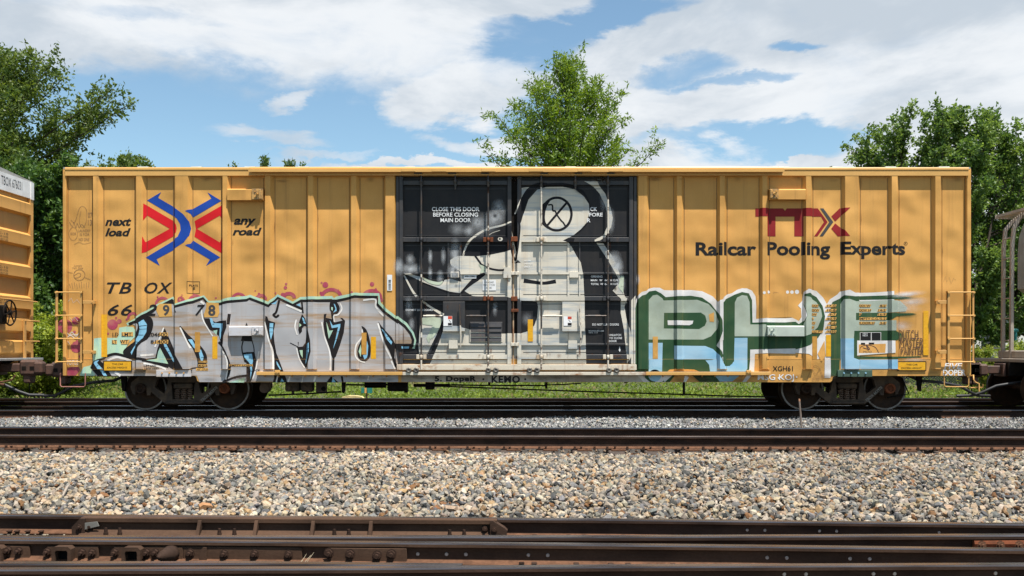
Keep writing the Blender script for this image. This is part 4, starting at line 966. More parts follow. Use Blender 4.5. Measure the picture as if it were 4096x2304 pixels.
for d, px, y0, y1, sw in ((DL, 1842, 1218, 1390, 1300), (DR, 2320, 1218, 1385, 1265)):
    m = MB(); yc = YD - .12; m.cyl((LX(px), yc + .06, LZ(1300)), (LX(px), yc - .03, LZ(1300)), .032, n=14); m.tube([(LX(px - 3), yc - .02, LZ(y0)), (LX(px), yc - .02, LZ(1300))], [.013, .017], 7)
    h = m.build('gear_lever', ROD_DK if px < 2000 else CRR, d)
    m = MB(); m.tube([(LX(px), yc - .02, LZ(1302)), (LX(px + 2), yc - .02, LZ(1345)), (LX(px + 1), yc - .02, LZ(y1))], [.018, .017, .010], 7); m.build('lever_handle', CRR, h)
for d, a, b, mt in ((DL, 1694, 1770, CRR), (DL, 1866, 1945, ROD_DK), (DR, 2170, 2248, CRR), (DR, 2340, 2424, ROD_DK)):
    m = MB(); yc = YD - .10; m.cyl((LX(a), yc, LZ(1264)), (LX(b), yc, LZ(1264)), .017, n=8); m.cyl((LX(a) + .06, yc, LZ(1264)), (LX(b) - .12, yc, LZ(1264)), .023, n=8); m.build('turnbuckle', mt, d)
for px in (1652, 1969, 2133, 2449):
    r = link('door_roller', None, CAR)
    for k in (-15, 15):
        m = MB(); m.lathe([(0, 0), (0, .018), (-.012, .022), (-.012, .045), (.004, .058), (.03, .058)], (LX(px + k), YF - .075, LZ(1480)), 'y', 18); m.build('roller_wheel', M('greasy_roller', (.20, .18, .15), .5, .3, (.06, .05, .045), 14), r)
    m = MB(); m.prism([(LX(px - 24), LZ(1474)), (LX(px - 14), LZ(1462)), (LX(px + 14), LZ(1460)), (LX(px + 26), LZ(1470)), (LX(px + 14), LZ(1474)), (LX(px), LZ(1468))], YF - .07, YF - .055); m.build('roller_arm', WHITEHW, r)
XC[:], ZC[:] = cutlists()

STRUCT_CHILDREN = list(CAR.children)
# ------------------------------------------------------------------ paint and print on the side of the car
def paint(name, col, **k):
    k.setdefault('rough', .6); k.setdefault('dent', .06); k.setdefault('spec', .15); return M(name, col, **k)
A_BLACK = paint('black_stencil', (0.016, 0.015, 0.016), amt=.3)
A_BLUE = paint('logo_blue', (0.012, 0.055, 0.30), amt=.3); A_RED = paint('logo_red', (0.56, 0.012, 0.018), amt=.2)
A_MAROON = paint('logo_maroon', (0.245, 0.018, 0.020), amt=.25); A_GREY = paint('logo_grey', (0.065, 0.062, 0.062))
A_WHITE = paint('white_stencil', (0.74, 0.74, 0.74), amt=.2)
A_YEL = M('yellow_reflector', (0.72, 0.37, 0.008), .4, 0, (0.62, 0.29, 0.006), 14, (1, 1, 2)); A_YEL2 = M('faded_amber_reflector', (0.52, 0.26, 0.045), .45, 0, (0.40, 0.19, 0.03), 9)
SILVER = paint('silver_graffiti', (0.385, 0.375, 0.38), rough=.45, col2=(0.31, 0.20, 0.11), scale=1.0, stretch=(.55, 1, 7.0), lo=.47, hi=.68, detail=8, streak=((.34, .21, .12), 6., .35))
INK = paint('black_graffiti_line', (0.014, 0.012, 0.012), col2=(0.10, 0.055, 0.03), scale=4, lo=.58, hi=.72)
MINT = paint('mint_graffiti', (0.44, 0.60, 0.41), col2=(0.30, 0.50, 0.46), scale=3, stretch=(3, 1, .5))
SKYB = paint('sky_blue_graffiti', (0.235, 0.49, 0.66), col2=(0.20, 0.42, 0.56), scale=3)
HILITE = paint('white_graffiti', (0.76, 0.73, 0.69), col2=(.62, .56, .50), scale=5, wear=(.63, 3, 6))
BUBB = paint('maroon_graffiti', (0.36, 0.055, 0.095), col2=(0.42, 0.13, 0.12), scale=6, wear=(.60, 5, 5))
GREEN = paint('dark_green_graffiti', (0.026, 0.070, 0.032), col2=(0.045, 0.085, 0.038), scale=2.0, streak=((.20, .16, .05), 10., .35), wear=(.735, 3, 14))
PALE = paint('pale_sage_graffiti', (0.37, 0.42, 0.345), col2=(0.30, 0.335, 0.265), scale=2.2, wear=(.70, 2.2, 4), streak=((.34, .30, .20), 8., .4))
PALEB = paint('pale_blue_graffiti', (0.33, 0.50, 0.62), col2=(0.20, 0.41, 0.57), scale=1.4, stretch=(.6, 1, 2.5))
GWHITE = paint('white_halo_graffiti', (0.68, 0.66, 0.65), col2=(.58, .54, .50), scale=3)
PATCH = paint('ochre_touch_up', (0.60, 0.335, 0.095), amt=.4)
BCREAM = paint('cream_graffiti', (0.61, 0.56, 0.47), col2=(0.33, 0.37, 0.40), scale=1.5, stretch=(.45, 1, 4.5), lo=.50, hi=.66, detail=8, streak=((.40, .27, .15), 9., .4))
BLINE = paint('black_spray_line', (0.012, 0.012, 0.015), amt=.5, dent=.02)
MIST = paint('pale_mist_graffiti', (0.58, 0.60, 0.62), alpha=True, dent=.02); MISTK = paint('black_mist_graffiti', (0.015, 0.016, 0.02), alpha=True, dent=.02)
MISTW = paint('white_mist_graffiti', (0.78, 0.76, 0.74), alpha=True); MISTO = paint('ochre_mist', (0.62, 0.365, 0.10), alpha=True); MISTG = paint('green_mist', (0.05, 0.12, 0.055), alpha=True)
PENCIL = paint('thin_marker_line', (0.27, 0.155, 0.075), amt=.5); CHALK = paint('chalk_line', (0.62, 0.56, 0.50))
def lettering(s, x0, x1, y0, y1, mat=None, layer=1, **k): return decal('lettering', text(s, x0, x1, y0, y1, **k), mat or A_BLACK, layer)
def z1(a, b, c, d): return (a / 2.229, b / 2.229, 600 + c / 2.229, 600 + d / 2.229)
def z7(a, b, c, d): return (3000 + a / 2.229, 3000 + b / 2.229, 600 + c / 2.229, 600 + d / 2.229)
def l1(a, b, c, d): return (340 + a / 4, 340 + b / 4, 1168 + c / 4, 1168 + d / 4)
def g2(a, b, c, d): return (3184 + a / 2.261, 3184 + b / 2.261, 1150 + c / 2.261, 1150 + d / 2.261)
def c3(a, b, c, d): return (1580 + a / 4, 1580 + b / 4, 690 + c / 4, 690 + d / 4)
def c4(a, b, c, d): return (1580 + a / 4, 1580 + b / 4, 1052 + c / 4, 1052 + d / 4)
def c6(a, b, c, d): return (1924 + a / 4, 1924 + b / 4, 1052 + c / 4, 1052 + d / 4)
def z8(a, b, c, d): return (3000 + a / 2.337, 3000 + b / 2.337, 1080 + c / 2.337, 1080 + d / 2.337)
# slogan and road-crossing emblem
for s, q in (('next', z1(930, 1165, 605, 675)), ('load', z1(930, 1160, 695, 768)), ('any', z1(2080, 2280, 608, 688)), ('road', z1(2068, 2330, 690, 760))): lettering(s, *q, shear=.28, bold=.034)
em = fill('Z1 1305,447 1430,373 1404,424 1560,515 1640,575 1690,640 1702,700 1690,765 1645,825 1560,880 1390,972 1418,1030 1294,957 1530,815 1590,775 1618,715 1612,660 1580,610 1530,580')
em += fill('Z1 1845,375 1968,450 1715,600 1700,570 1655,545 1712,525 1880,430') + fill('Z1 1715,805 1958,955 1832,1030 1866,975 1690,870 1655,850 1700,835')
decal('emblem', em, A_BLUE, 1)
er = fill('Z1 1280,478 1540,630 1575,665 1583,700 1575,735 1540,768 1270,922 1273,770 1293,820 1508,700 1305,580 1278,630') + fill('Z1 1980,488 1730,632 1742,700 1728,770 1975,920 1978,765 1955,822 1750,700 1955,582 1980,620')
decal('emblem', er, A_RED, 1)
# car number and data
for s, q in (('TB', (424, 524, 1129, 1174)), ('OX', (577, 687, 1129, 1174)), ('66', (427, 527, 1217, 1263))): lettering(s, *q, shear=.30, bold=.018, space=1.15)
decal('plate_mark', stroke('P 751,1126 796,1126 796,1173 751,1173', 2.4, False, True) + text('PLATE', 758, 789, 1138, 1146, bold=.01) + text('F', 768, 778, 1149, 1163, bold=.02), A_BLACK, 1)
# ---- silver piece on the left
bub = []
for (cx, cy, r, k) in ((430, 520, 85, 1), (535, 470, 40, 1), (485, 415, 18, 1), (655, 440, 18, 1), (1150, 78, 14, 1), (1225, 90, 20, 1), (1550, 130, 60, 1), (1565, 55, 18, 1), (1735, 45, 20, 1), (355, 665, 18, 1), (2085, 92, 16, 1)):
    bub += disc(340 + cx / 4, 1168 + cy / 4, r / 4, 14)
for (cx, cy, r) in ((760, 420, 80), (1230, 200, 105), (1765, 140, 85), (2450, 130, 105)): bub += stroke([(340 + (cx + r * math.cos(t)) / 4, 1168 + (cy + r * math.sin(t)) / 4) for t in np.linspace(-3.3, .2, 9)], 10, True)
for (cx, cy, r) in ((240, 120, 80), (680, 90, 85), (1360, 80, 150), (2010, 90, 140), (2130, 150, 45)): bub += stroke([(984 + (cx + r * math.cos(t)) / 4, 1168 + (cy + r * .8 * math.sin(t)) / 4) for t in np.linspace(-3.2, .1, 9)], 14, True)
for (x, y, r) in ((1130, 1179, 9), (1140, 1150, 7), (1143, 1135, 5), (1300, 1139, 12), (1285, 1130, 4), (1282, 1172, 6), (1352, 1160, 3), (1408, 1170, 5), (1487, 1136, 9), (1502, 1157, 5), (1100, 1172, 4), (1034, 1175, 5), (1019, 1163, 3)): bub += disc(x, y, r, 12)
decal('spray_bubbles', bub, BUBB, 1)
lb = []
for (x, y, r) in ((300, 1283, 16), (302, 1388, 23), (256, 1305, 30), (294, 1328, 6), (318, 1426, 6), (305, 1365, 5)): lb += disc(x, y, r, 16)
lb += fill('P 249,1450 262,1462 258,1478 280,1468 312,1468 318,1480 300,1502 248,1502')
decal('spray_bubbles', lb, BUBB, 1)
TOP = 'L1 690,515 800,470 1000,340 1150,250 1390,125 1425,240 1700,165 1880,100 1960,195 2150,190 2330,150 2576,130 L2 50,105 370,225 500,95 740,210 870,140 1370,140 1460,140 1740,75 2095,80 2090,190 2200,310 2440,490 C4 20,905 150,1010 245,1130 285,1230 275,1320 210,1400'
halo = stroke('L1 660,520 800,440 1000,305 1150,215 1405,95 1435,215 1700,130 1890,75 1965,165 2150,155 2330,105 2576,85 L2 50,65 360,180 500,58 740,175 865,100 1370,85 1400,120 1440,95 1740,35 2120,40 2130,175 2230,280 2450,450 C4 30,865 170,975 275,1120 312,1240 290,1370', 11.5, False)
halo += fill('L1 150,990 160,745 250,732 500,735 530,690 535,570 650,550 760,560 800,620 790,720 700,800 640,900 600,1000 300,1060 120,1150 60,1180 -30,1200 -80,1290 -95,1340 150,1340')
decal('mint_halo', halo, MINT, 2)
sil = fill('L1 170,1340 75,1210 130,1120 330,1030 470,990 640,1020 640,960 780,860 790,700 830,560 740,510 1000,345 1390,140 1425,245 1700,175 1880,110 1960,200 2150,195 2330,155 2576,138 L2 50,112 370,230 500,105 740,215 870,150 1370,150 1460,150 1740,85 2085,90 2080,190 2200,320 2440,500 C4 20,915 150,1020 235,1130 272,1230 262,1300 0,1300 P 1592,1456 1592,1528 796,1528 786,1503')
decal('silver_piece', sil, SILVER, 3)
ink = stroke(TOP, 11, False)
ink += fill('L1 690,515 800,470 880,400 980,383 1050,410 1082,500 1062,620 1000,740 900,830 850,900 830,1060 720,1060 610,1000 608,930 700,850 800,770 800,690 850,600 850,510 780,505', True)
ink += fill('L1 75,1210 110,1130 200,1080 340,1030 300,1085 250,1100 420,1340 190,1340')
ink += stroke('L1 330,1030 470,992 640,1030 760,1075 900,1070 1180,1160 1330,1195', 11)
ink += fill('L1 1265,575 1330,720 1450,1000 1575,1225 1560,1250 1400,1245 1330,1195 920,1112 920,1075 1115,1050 1150,900 1220,720 1240,640')
ink += fill('L1 1530,540 1640,655 1750,790 1850,870 1930,990 1945,1110 1900,1205 1800,1205 1790,1100 1720,920 1640,780 1560,650', True)
ink += stroke('L1 1400,1240 1650,1242 1720,1220 1900,1202', 5)
ink += fill('L1 1885,300 1900,420 1975,420 2080,485 2150,460 2270,455 2275,560 2225,700 2215,840 2160,810 2140,710 2060,640 1980,600 1930,530 1890,420', False)
ink += stroke('L1 2130,800 2200,880 2260,1000 2300,1150 2300,1270 2250,1400 2200,1445', 10); ink += stroke('L1 2310,350 2295,520', 9); ink += stroke('L1 2200,1445 2400,1365 2600,1335', 9)
ink += stroke('L1 1420,240 1460,330', 6) + fill('L1 1250,180 1400,120 1410,190')
ink += stroke('L2 525,130 480,310 440,365 475,400 520,365', 9)
ink += fill('L2 320,385 350,395 370,455 462,488 440,620 448,800 480,980 530,1100 590,1260 645,1400 650,1448 420,1448 445,1380 445,1100 425,900 380,740 340,560 315,460')
ink += fill('L2 0,960 100,962 130,1050 120,1250 80,1420 0,1448') + fill('L2 0,500 40,680 90,760 80,790 0,785')
ink += stroke('L2 740,205 890,275', 11, False) + stroke('L2 885,140 905,340', 7, False)
ink += fill('L2 890,350 940,420 965,530 1005,640 1035,780 1042,950 1010,1080 955,1225 880,1110 822,1000 810,880 900,872 945,810 960,700 968,552 925,545 892,580 890,630 850,680 830,610 842,480', False) + stroke('L2 700,815 830,880 830,800', 4, False)
ink += fill('L2 1350,145 1430,150 1475,200 1497,270 1462,338 1400,352 1350,315 1330,245', True) + stroke('L2 1372,320 1385,420 1395,490', 10)
ink += fill('L2 1240,355 1285,345 1272,410 1360,430 1400,488 1540,455 1500,412 1540,415 1582,460 1560,650 1500,850 1430,1040 1380,1065 1330,930 1260,700 1233,520') + stroke('L2 1395,1050 1390,1260', 9) + fill('L2 1355,1350 1480,1448 1280,1448')
ink += fill('L2 1845,545 1920,600 1970,740 1992,900 1978,1040 1930,1100 1860,1112 1800,1062 1782,960 1800,860 1850,740 1872,640', True)
ink += fill('L2 2112,468 2165,545 2340,730 2390,830 2380,1050 2350,1090 2300,950 2200,760 2150,630') + fill('L2 2350,1090 2380,1050 2440,1250 2400,1250') + fill('C4 0,1290 280,1290 210,1405 100,1405 0,1370')
ink += stroke('P 1370,1528 1366,1505', 8, False) + fill('P 1093,1529 1110,1500 1140,1529')
ink += fill('Z2 2300,490 2345,600 2358,668 2248,664 2270,570') + stroke('Z2 2268,664 2256,720 2262,775', 5) + stroke('Z2 2352,664 2368,720 2372,768', 4) + fill('Z2 2255,772 2375,765 2392,850 2382,960 2340,1045 2296,1045 2330,950 2312,872 2282,862')
decal('black_outline', ink, INK, 4)
blu = fill('L1 870,490 940,440 980,520 972,640 930,740 850,815 780,900 735,1005 720,965 790,850 800,800 870,690 890,590') + fill('L1 1250,830 1290,830 1430,1110 1408,1120 1260,870') + fill('L1 1660,760 1705,755 1745,835 1850,930 1890,1040 1872,1140 1832,1060 1812,960 1720,880')
blu += fill('L1 1990,415 2022,420 2050,495 2215,505 2205,560 2172,640 2160,760 2142,700 2150,572 2030,565 2000,480') + fill('L1 150,1130 190,1100 240,1090 210,1130 345,1340 290,1340') 
blu += fill('L2 410,190 495,135 470,195') + fill('L2 390,500 435,500 430,650 405,765 383,620') + fill('L2 480,1105 500,1130 560,1240 538,1240 490,1160') + fill('L2 0,990 92,1005 92,1250 65,1400 70,1080 0,1050') + fill('L2 970,830 1012,808 1012,950 950,1150 960,950') + fill('L2 890,405 918,415 952,510 918,500') + fill('L2 800,205 860,180 860,230')
blu += fill('L2 1398,185 1418,195 1440,250 1445,300 1390,332 1428,270') + fill('L2 1335,450 1382,535 1505,508 1502,560 1440,780 1388,912 1430,740 1470,560 1368,578') + fill('L2 1930,780 1952,860 1942,1000 1930,1050 1890,1080 1868,1010 1920,990') + fill('L2 2160,585 2210,620 2345,800 2330,842 2260,760') + fill('C4 105,1335 225,1335 215,1368 110,1368') + fill('P 1326,1529 1330,1510 1342,1529') + fill('P 1120,1526 1126,1514 1136,1526')
blu += fill('Z2 2282,600 2303,545 2328,612') + fill('Z2 2275,790 2350,782 2362,850 2340,960 2330,870 2280,815')
decal('blue_inlay', blu, SKYB, 5)
mi = fill('L1 1190,890 1325,1150 970,1092 1140,1066 1160,960') + fill('L1 2040,620 2110,605 2095,690') + fill('L1 2290,1448 2560,1370 2540,1448') + fill('L2 850,930 900,930 900,1055 868,1000') + fill('L2 848,495 882,530 848,560') + fill('L2 1360,238 1386,245 1380,300 1360,280') + fill('L2 1280,475 1330,620 1387,610 1320,748 1300,640') + fill('L2 1830,840 1842,920 1832,1042 1800,950') + fill('L2 470,1448 485,1400 500,1448')
decal('mint_inlay', mi, MINT, 5)
tick = []
for (a, b) in ((('L1 880,550 975,535'), 3), (('L1 870,690 940,690'), 3), (('L1 800,800 860,800'), 3), (('L1 885,600 980,590'), 2), (('L1 1270,890 1310,880'), 2), (('L1 1310,960 1345,950'), 2), (('L1 1360,1050 1390,1040'), 2), (('L1 2030,520 2060,510'), 2), (('L1 1850,1050 1890,1045'), 2), (('L1 200,1190 230,1170'), 2), (('L1 240,1240 270,1225'), 2), (('L1 280,1300 310,1285'), 2), (('L2 385,570 435,575'), 3), (('L2 385,640 432,640'), 2), (('L2 965,920 1010,905'), 3), (('L2 960,980 1005,970'), 2), (('L2 895,470 945,460'), 2), (('L2 1455,640 1490,630'), 2), (('L2 1420,760 1450,760'), 2), (('L2 2240,720 2290,710'), 2), (('L2 2290,780 2330,760'), 2)): tick += stroke(a, b * .8, False)
decal('outline_tick', tick, INK, 6)
hi = stroke('L1 350,1100 480,1045 600,1062 740,1105', 9) + stroke('L1 1850,250 1880,440 1980,620 2035,705', 5) + stroke('L1 2170,890 2260,1030 2285,1180 2245,1400', 5) + stroke('L1 1535,570 1650,810 1690,900', 6) + stroke('L1 1170,780 1250,570', 5) + stroke('L1 900,1015 1090,1000', 8) + stroke('L1 1110,880 1130,830', 6) + stroke('L1 940,1140 1170,1190 1290,1235', 7) + stroke('L1 470,1280 560,1340', 10) + stroke('L1 1840,150 1900,190', 9)
hi += stroke('L2 302,475 370,760 425,950 438,1260', 6) + stroke('L2 640,205 885,310', 8) + stroke('L2 800,440 778,560 815,690', 5) + stroke('L2 805,900 848,1070 935,1215', 5) + stroke('L2 1208,480 1248,700 1338,980 1345,1255', 6) + stroke('L2 1500,180 1530,270 1470,360 1402,380 1412,480', 5) + stroke('L2 1855,600 1848,720 1768,850 1755,1010 1815,1100 1900,1125', 5) + stroke('L2 1870,130 2065,120 2075,240 2200,385', 7) + stroke('L2 2108,500 2200,800 2330,1065', 7) + stroke('L2 2330,1100 2390,1240', 6) + stroke('L2 200,950 160,1200 100,1400', 5) + stroke('P 1110,1503 1104,1528', 5) + stroke('P 1160,1503 1152,1528', 6) + stroke('P 1212,1503 1207,1528', 4) + stroke('P 1262,1505 1255,1526', 8) + stroke('P 1475,1503 1470,1520', 5)
decal('highlight', hi, HILITE, 6)
# retouched digits and data panels over the piece
decal('touch_up', fill('L1 1150,215 1190,185 1375,190 1388,390 1180,398 1130,300', False) + fill('L1 1935,165 2130,175 2145,330 2115,400 1900,405 1895,350 1930,250', False), PATCH, 7)
lettering('2', 583, 625, 1217, 1263, layer=8, shear=.30, bold=.018); lettering('7', 779, 819, 1219, 1262, layer=8, shear=.30, bold=.018)
lettering('9', 649, 676, 1219, 1263, A_GREY, 8, bold=.035); lettering('8', 831, 860, 1219, 1264, A_GREY, 8, bold=.035)
decal('touch_up', rect(*[l1(575, 760, 640, 708)[i] for i in (0, 2, 1, 3)]) + rect(*[l1(420, 500, 768, 830)[i] for i in (0, 2, 1, 3)]) + fill('L1 555,768 710,762 680,835 570,835') + fill('L1 1180,645 1320,648 1320,708 1170,705') + fill('L1 1150,768 1325,765 1320,828 1040,828') + rect(*[l1(1810, 1955, 1098, 1135)[i] for i in (0, 2, 1, 3)]) + rect(*[l1(1805, 1955, 1155, 1195)[i] for i in (0, 2, 1, 3)]) + rect(*[l1(1770, 1965, 1215, 1258)[i] for i in (0, 2, 1, 3)]) + rect(*[l1(2310, 2680, 1155, 1190)[i] for i in (0, 2, 1, 3)]), PATCH, 7)
for s, q in (('LD', l1(430, 525, 650, 710)), ('LMT', l1(580, 738, 650, 708)), ('LT', l1(425, 498, 768, 825)), ('WT', l1(550, 680, 766, 825)), ('204600', l1(990, 1310, 650, 712)), ('81400', l1(1040, 1310, 768, 825)), ('LIFT AND', l1(945, 1130, 1165, 1195)), ('JACK HERE', l1(945, 1175, 1210, 1242)),
             ('EOC-10', l1(1815, 1950, 1102, 1132)), ('M-921B', l1(1815, 1950, 1162, 1192)), ('43" CPLR', l1(1790, 1962, 1222, 1252)), ('EMPTY LOAD', l1(2315, 2670, 1158, 1190)), ('BLOCK', (994, 1040, 1477, 1486))): lettering(s, *q, layer=8, bold=.012)
# yellow placards and reflectors
def placard(x0, y0, x1, y1):
    p = MB().box(LX(x0), LX(x1), YP - .030, YP - .022, LZ(y1), LZ(y0)).build('placard', A_BLACK, CAR); yy = YP - .030
    decal('placard_face', rect(x0 + 3.5, y0 + 3.5, x1 - 3.5, y1 - 3.5), A_YEL, 0, p, yy)
    decal('lettering', text('THIS CAR', x0 + (x1 - x0) * .31, x0 + (x1 - x0) * .70, y0 + 10, y0 + 17, bold=.012) + text('EXCESS HEIGHT', x0 + (x1 - x0) * .14, x0 + (x1 - x0) * .84, y0 + 24, y0 + 31, bold=.012), A_BLACK, 1, p, yy)
placard(412, 1443, 527, 1485); placard(3590, 1445, 3706, 1484)
refl = [('L1', 262, 345, 358, 1040), ('L1', 2030, 2112, 710, 1068), ('L2', 1995, 2077, 715, 1070), ('G2', 1157, 1204, 210, 612), ('G2', 275, 320, 428, 625), ('C4', 2125, 2208, 902, 1255)]
for c, a, b, u, v in refl: decal('reflector_strip', fill('%s %d,%d %d,%d %d,%d %d,%d' % (c, a, u, b, u, b, v, a, v)), A_YEL, 9)
for c, a, b, u, v in (('L2', 1845, 1925, 650, 1000), ('L1', 1750, 1835, 640, 960), ('G1', 288, 370, 785, 1140), ('G2', 150, 195, 442, 650)): decal('reflector_strip', fill('%s %d,%d %d,%d %d,%d %d,%d' % (c, a, u, b, u, b, v, a, v)), A_YEL2 if c != 'G1' else paint('ochre_reflector', (.62, .33, .09)), 9)
# white bar-code labels
def barcode(x0, y0, x1, y1, horiz=True):
    o = decal('label', rect(x0, y0, x1, y1), A_WHITE, 9); rr = random.Random(int(x0)); b = []; t = y0 + (y1 - y0) * .32 if not horiz else x0 + 4
    end = (y1 if not horiz else x1) - 4
    while t < end:
        w = rr.choice((1, 1.6, 2.4)); b += rect(x0 + 5, t, x1 - 5, t + w) if not horiz else rect(t, y0 + 3, t + w, y1 - 5); t += w + rr.choice((1, 1.8))
    decal('bar_code', b, A_BLACK, 10)
barcode(1550, 1100, 1570, 1163, False); barcode(1856, 1099, 1905, 1113)
# ---- right-hand lettering and emblem
tx = fill('Z7 52,518 300,518 316,540 333,518 610,518 697,640 606,768 577,768 665,640 640,592 478,592 478,768 400,768 400,592 232,592 232,768 152,768 152,592 52,592')
tx += fill('Z7 805,518 888,515 830,572 765,635 730,590') + fill('Z7 765,652 842,715 885,768 788,768 730,700')
decal('emblem', tx, A_MAROON, 1)
decal('emblem', fill('Z7 630,518 660,518 748,640 655,768 625,768 712,640'), A_GREY, 1)
for s, q in (('Railcar', (2784, 3027, 968, 1022)), ('Pooling', z7(152, 720, 818, 975)), ('Experts', z7(810, 1390, 818, 970))): lettering(s, *q, bold=.030)
decal('registered_mark', stroke([(3000 + (1395 + 15 * math.cos(t)) / 2.229, 600 + (832 + 15 * math.sin(t)) / 2.229) for t in np.linspace(0, 6.28, 13)[:-1]], 1.4, False, True) + text('R', *z7(1389, 1402, 824, 840)), A_BLACK, 1)
# ---- green piece on the right
wh = fill('G1 5,330 10,200 60,110 110,70 180,55 220,20 300,0 400,2 470,40 600,45 900,38 1080,58 1250,140 1330,230 1360,200 1400,190 1420,150 1480,110 1560,88 1640,35 1720,10 1800,12 1880,50 1935,140 1948,300 1945,500 2090,488 2400,492 2576,480 G2 30,305 55,265 50,190 20,160 60,120 70,40 110,12 190,30 250,90 285,150 310,108 380,62 400,38 480,20 530,48 700,45 880,32 G2 880,120 540,130 410,160 330,660 315,818 262,818 265,620 200,650 110,600 0,590 G1 2576,1060 2100,1050 1925,1062 1912,1345 1000,1345 0,1345')
decal('white_halo', wh, GWHITE, 2)
decal('bare_paint', fill('G1 1950,120 2576,60 G2 60,60 60,120 20,165 50,195 52,262 28,300 G1 2500,470 2090,488 1950,500') , ORANGE, 2.6)
gr = fill('G1 5,330 20,250 50,180 110,130 170,112 230,60 330,45 420,90 495,152 640,140 900,130 1080,160 1220,260 1330,400 1392,520 1398,700 1345,850 1310,930 1385,1090 1410,1230 1410,1345 5,1345')
gr += fill('G1 1408,240 1450,190 1600,112 1720,70 1830,92 1880,200 1887,560 2090,555 2400,558 2576,545 G2 30,330 75,300 95,250 70,160 75,60 120,48 190,85 245,165 268,260 252,385 205,455 130,515 60,545 0,560 G1 2576,975 2090,985 1850,992 1848,1150 1830,1345 1790,1345 1600,1345 1408,1345')
gr += fill('G2 318,180 335,130 400,100 432,70 530,80 700,74 900,68 1000,84 1050,95 960,104 850,107 560,112 850,230 1060,232 1100,240 900,262 850,294 900,395 960,420 930,470 880,478 545,478 545,622 890,625 1120,622 1150,630 890,646 560,650 400,655 395,800 320,800 318,650')
decal('green_piece', gr, GREEN, 3)
decal('spray_mist', puff(3184 + 1000 / 2.261, 1150 + 92 / 2.261, 70, .8, 7) + puff(3184 + 1000 / 2.261, 1150 + 250 / 2.261, 60, .6, 14) + puff(3184 + 940 / 2.261, 1150 + 440 / 2.261, 45, .8, 26), MISTG, 3.3, spray=True)
pa = fill('G1 222,200 290,125 360,113 440,170 462,206 1000,195 1180,262 1290,380 1337,540 1322,660 1222,780 1100,832 222,832', False, ['G1 470,405 1060,400 1130,450 1152,540 1122,612 1030,666 465,655'])
pa += fill('G1 1603,240 1640,160 1720,120 1800,132 1840,230 1852,590 2090,590 2090,780 1600,780') + fill('G2 75,78 120,85 190,132 232,200 242,260 202,360 132,420 72,440 70,330 97,250 72,150')
pa += fill('G2 408,150 430,106 480,104 540,126 850,112 950,122 1012,180 1000,215 850,226 535,230 535,296 900,296 900,388 520,392 515,462 408,462')
decal('sage_fill', pa, PALE, 4)
pb = fill('G1 222,885 447,885 436,1345 222,1345') + fill('G1 630,930 1130,936 1255,985 1370,1100 1400,1190 1440,1260 1520,1256 1590,1180 1600,805 1806,805 1802,1300 1770,1345 1205,1345 1190,1235 1130,1165 1240,1160 1260,1150 630,1150')
pb += fill('G2 410,460 516,460 516,636 560,652 815,652 915,650 915,736 410,740') + fill('G2 415,748 516,748 516,797 415,797')
decal('blue_fill', pb, PALEB, 4)
gr2 = fill('G1 1400,840 1592,800 1590,1150 1560,1222 1500,1256 1440,1232 1402,1165') + stroke('G1 1310,930 1390,1110', 12, False)
decal('green_piece', gr2, GREEN, 5)
decal('white_accent', fill('G1 525,525 938,530 925,580 880,602 530,600') + fill('G1 1397,840 1310,930 1397,1040') + fill('G2 545,480 890,480 892,590 545,615') + rect(*[g2(583, 775, 404, 532)[i] for i in (0, 2, 1, 3)]), GWHITE, 6)
decal('bare_paint', fill('G2 560,515 818,508 812,590 560,592') + fill('G1 1185,430 1270,395 1270,550 1200,545') + fill('G1 520,1345 560,1312 720,1302 950,1312 1030,1345') + fill('G2 200,600 262,480 272,620 235,670') + fill('G1 2100,1095 2576,1075 2576,1150 2100,1145'), ORANGE, 7)
decal('label', rect(*[g2(588, 682, 408, 478)[i] for i in (0, 2, 1, 3)]) + rect(*[g2(690, 770, 408, 478)[i] for i in (0, 2, 1, 3)]) + rect(*[g2(592, 630, 500, 518)[i] for i in (0, 2, 1, 3)]) + rect(*[g2(664, 712, 498, 516)[i] for i in (0, 2, 1, 3)]), A_BLACK, 8)
decal('lettering', text('ABDX', *g2(606, 654, 411, 424)) + text('ABDX', *g2(606, 654, 428, 441)), A_WHITE, 9)
decal('sketch_line', stroke('G2 575,590 590,540 650,520 720,540 752,590', 3) + stroke('G2 610,545 670,560 640,520 660,570', 4) + text('MDO', *g2(615, 690, 572, 592)), M('brown_marker', (.10, .045, .03), .6), 8)
rows = [('EXH', '17-0', 165), ('EXW', '10-8', 205), ('EW', '9-7', 243), ('IL', '60-9', 282), ('IW', '9-6', 321), ('IH', '13-1', 360), ('CU. FT.', '7550', 399)]
rows2 = [('EXH W', '8-2', 165), ('EXW H', '14-2', 205), ('H', '16-9', 243), ('EMPTY C.G.', '5-2', 282), ('FLOOR H', '3-8', 321)]
op = []; ot = []
for s, v, y in rows:
    w = {'EXH': 65, 'EXW': 72, 'EW': 50, 'IL': 22, 'IW': 36, 'IH': 26}.get(s, 105); op += fill('G2 %d,%d %d,%d %d,%d %d,%d' % (138, y + 12, 144, y - 13, 146 + w, y - 11, 138 + w, y + 13)); ot += text(s, *g2(142, 142 + w, y - 10, y + 10), bold=.015)
    w2 = 22 * len(v); op += fill('G2 %d,%d %d,%d %d,%d %d,%d' % (352 - w2, y + 13, 372 - w2, y - 12, 372, y - 12, 362, y + 12)); ot += text(v, *g2(362 - w2 * .85, 362, y - 10, y + 10), bold=.015)
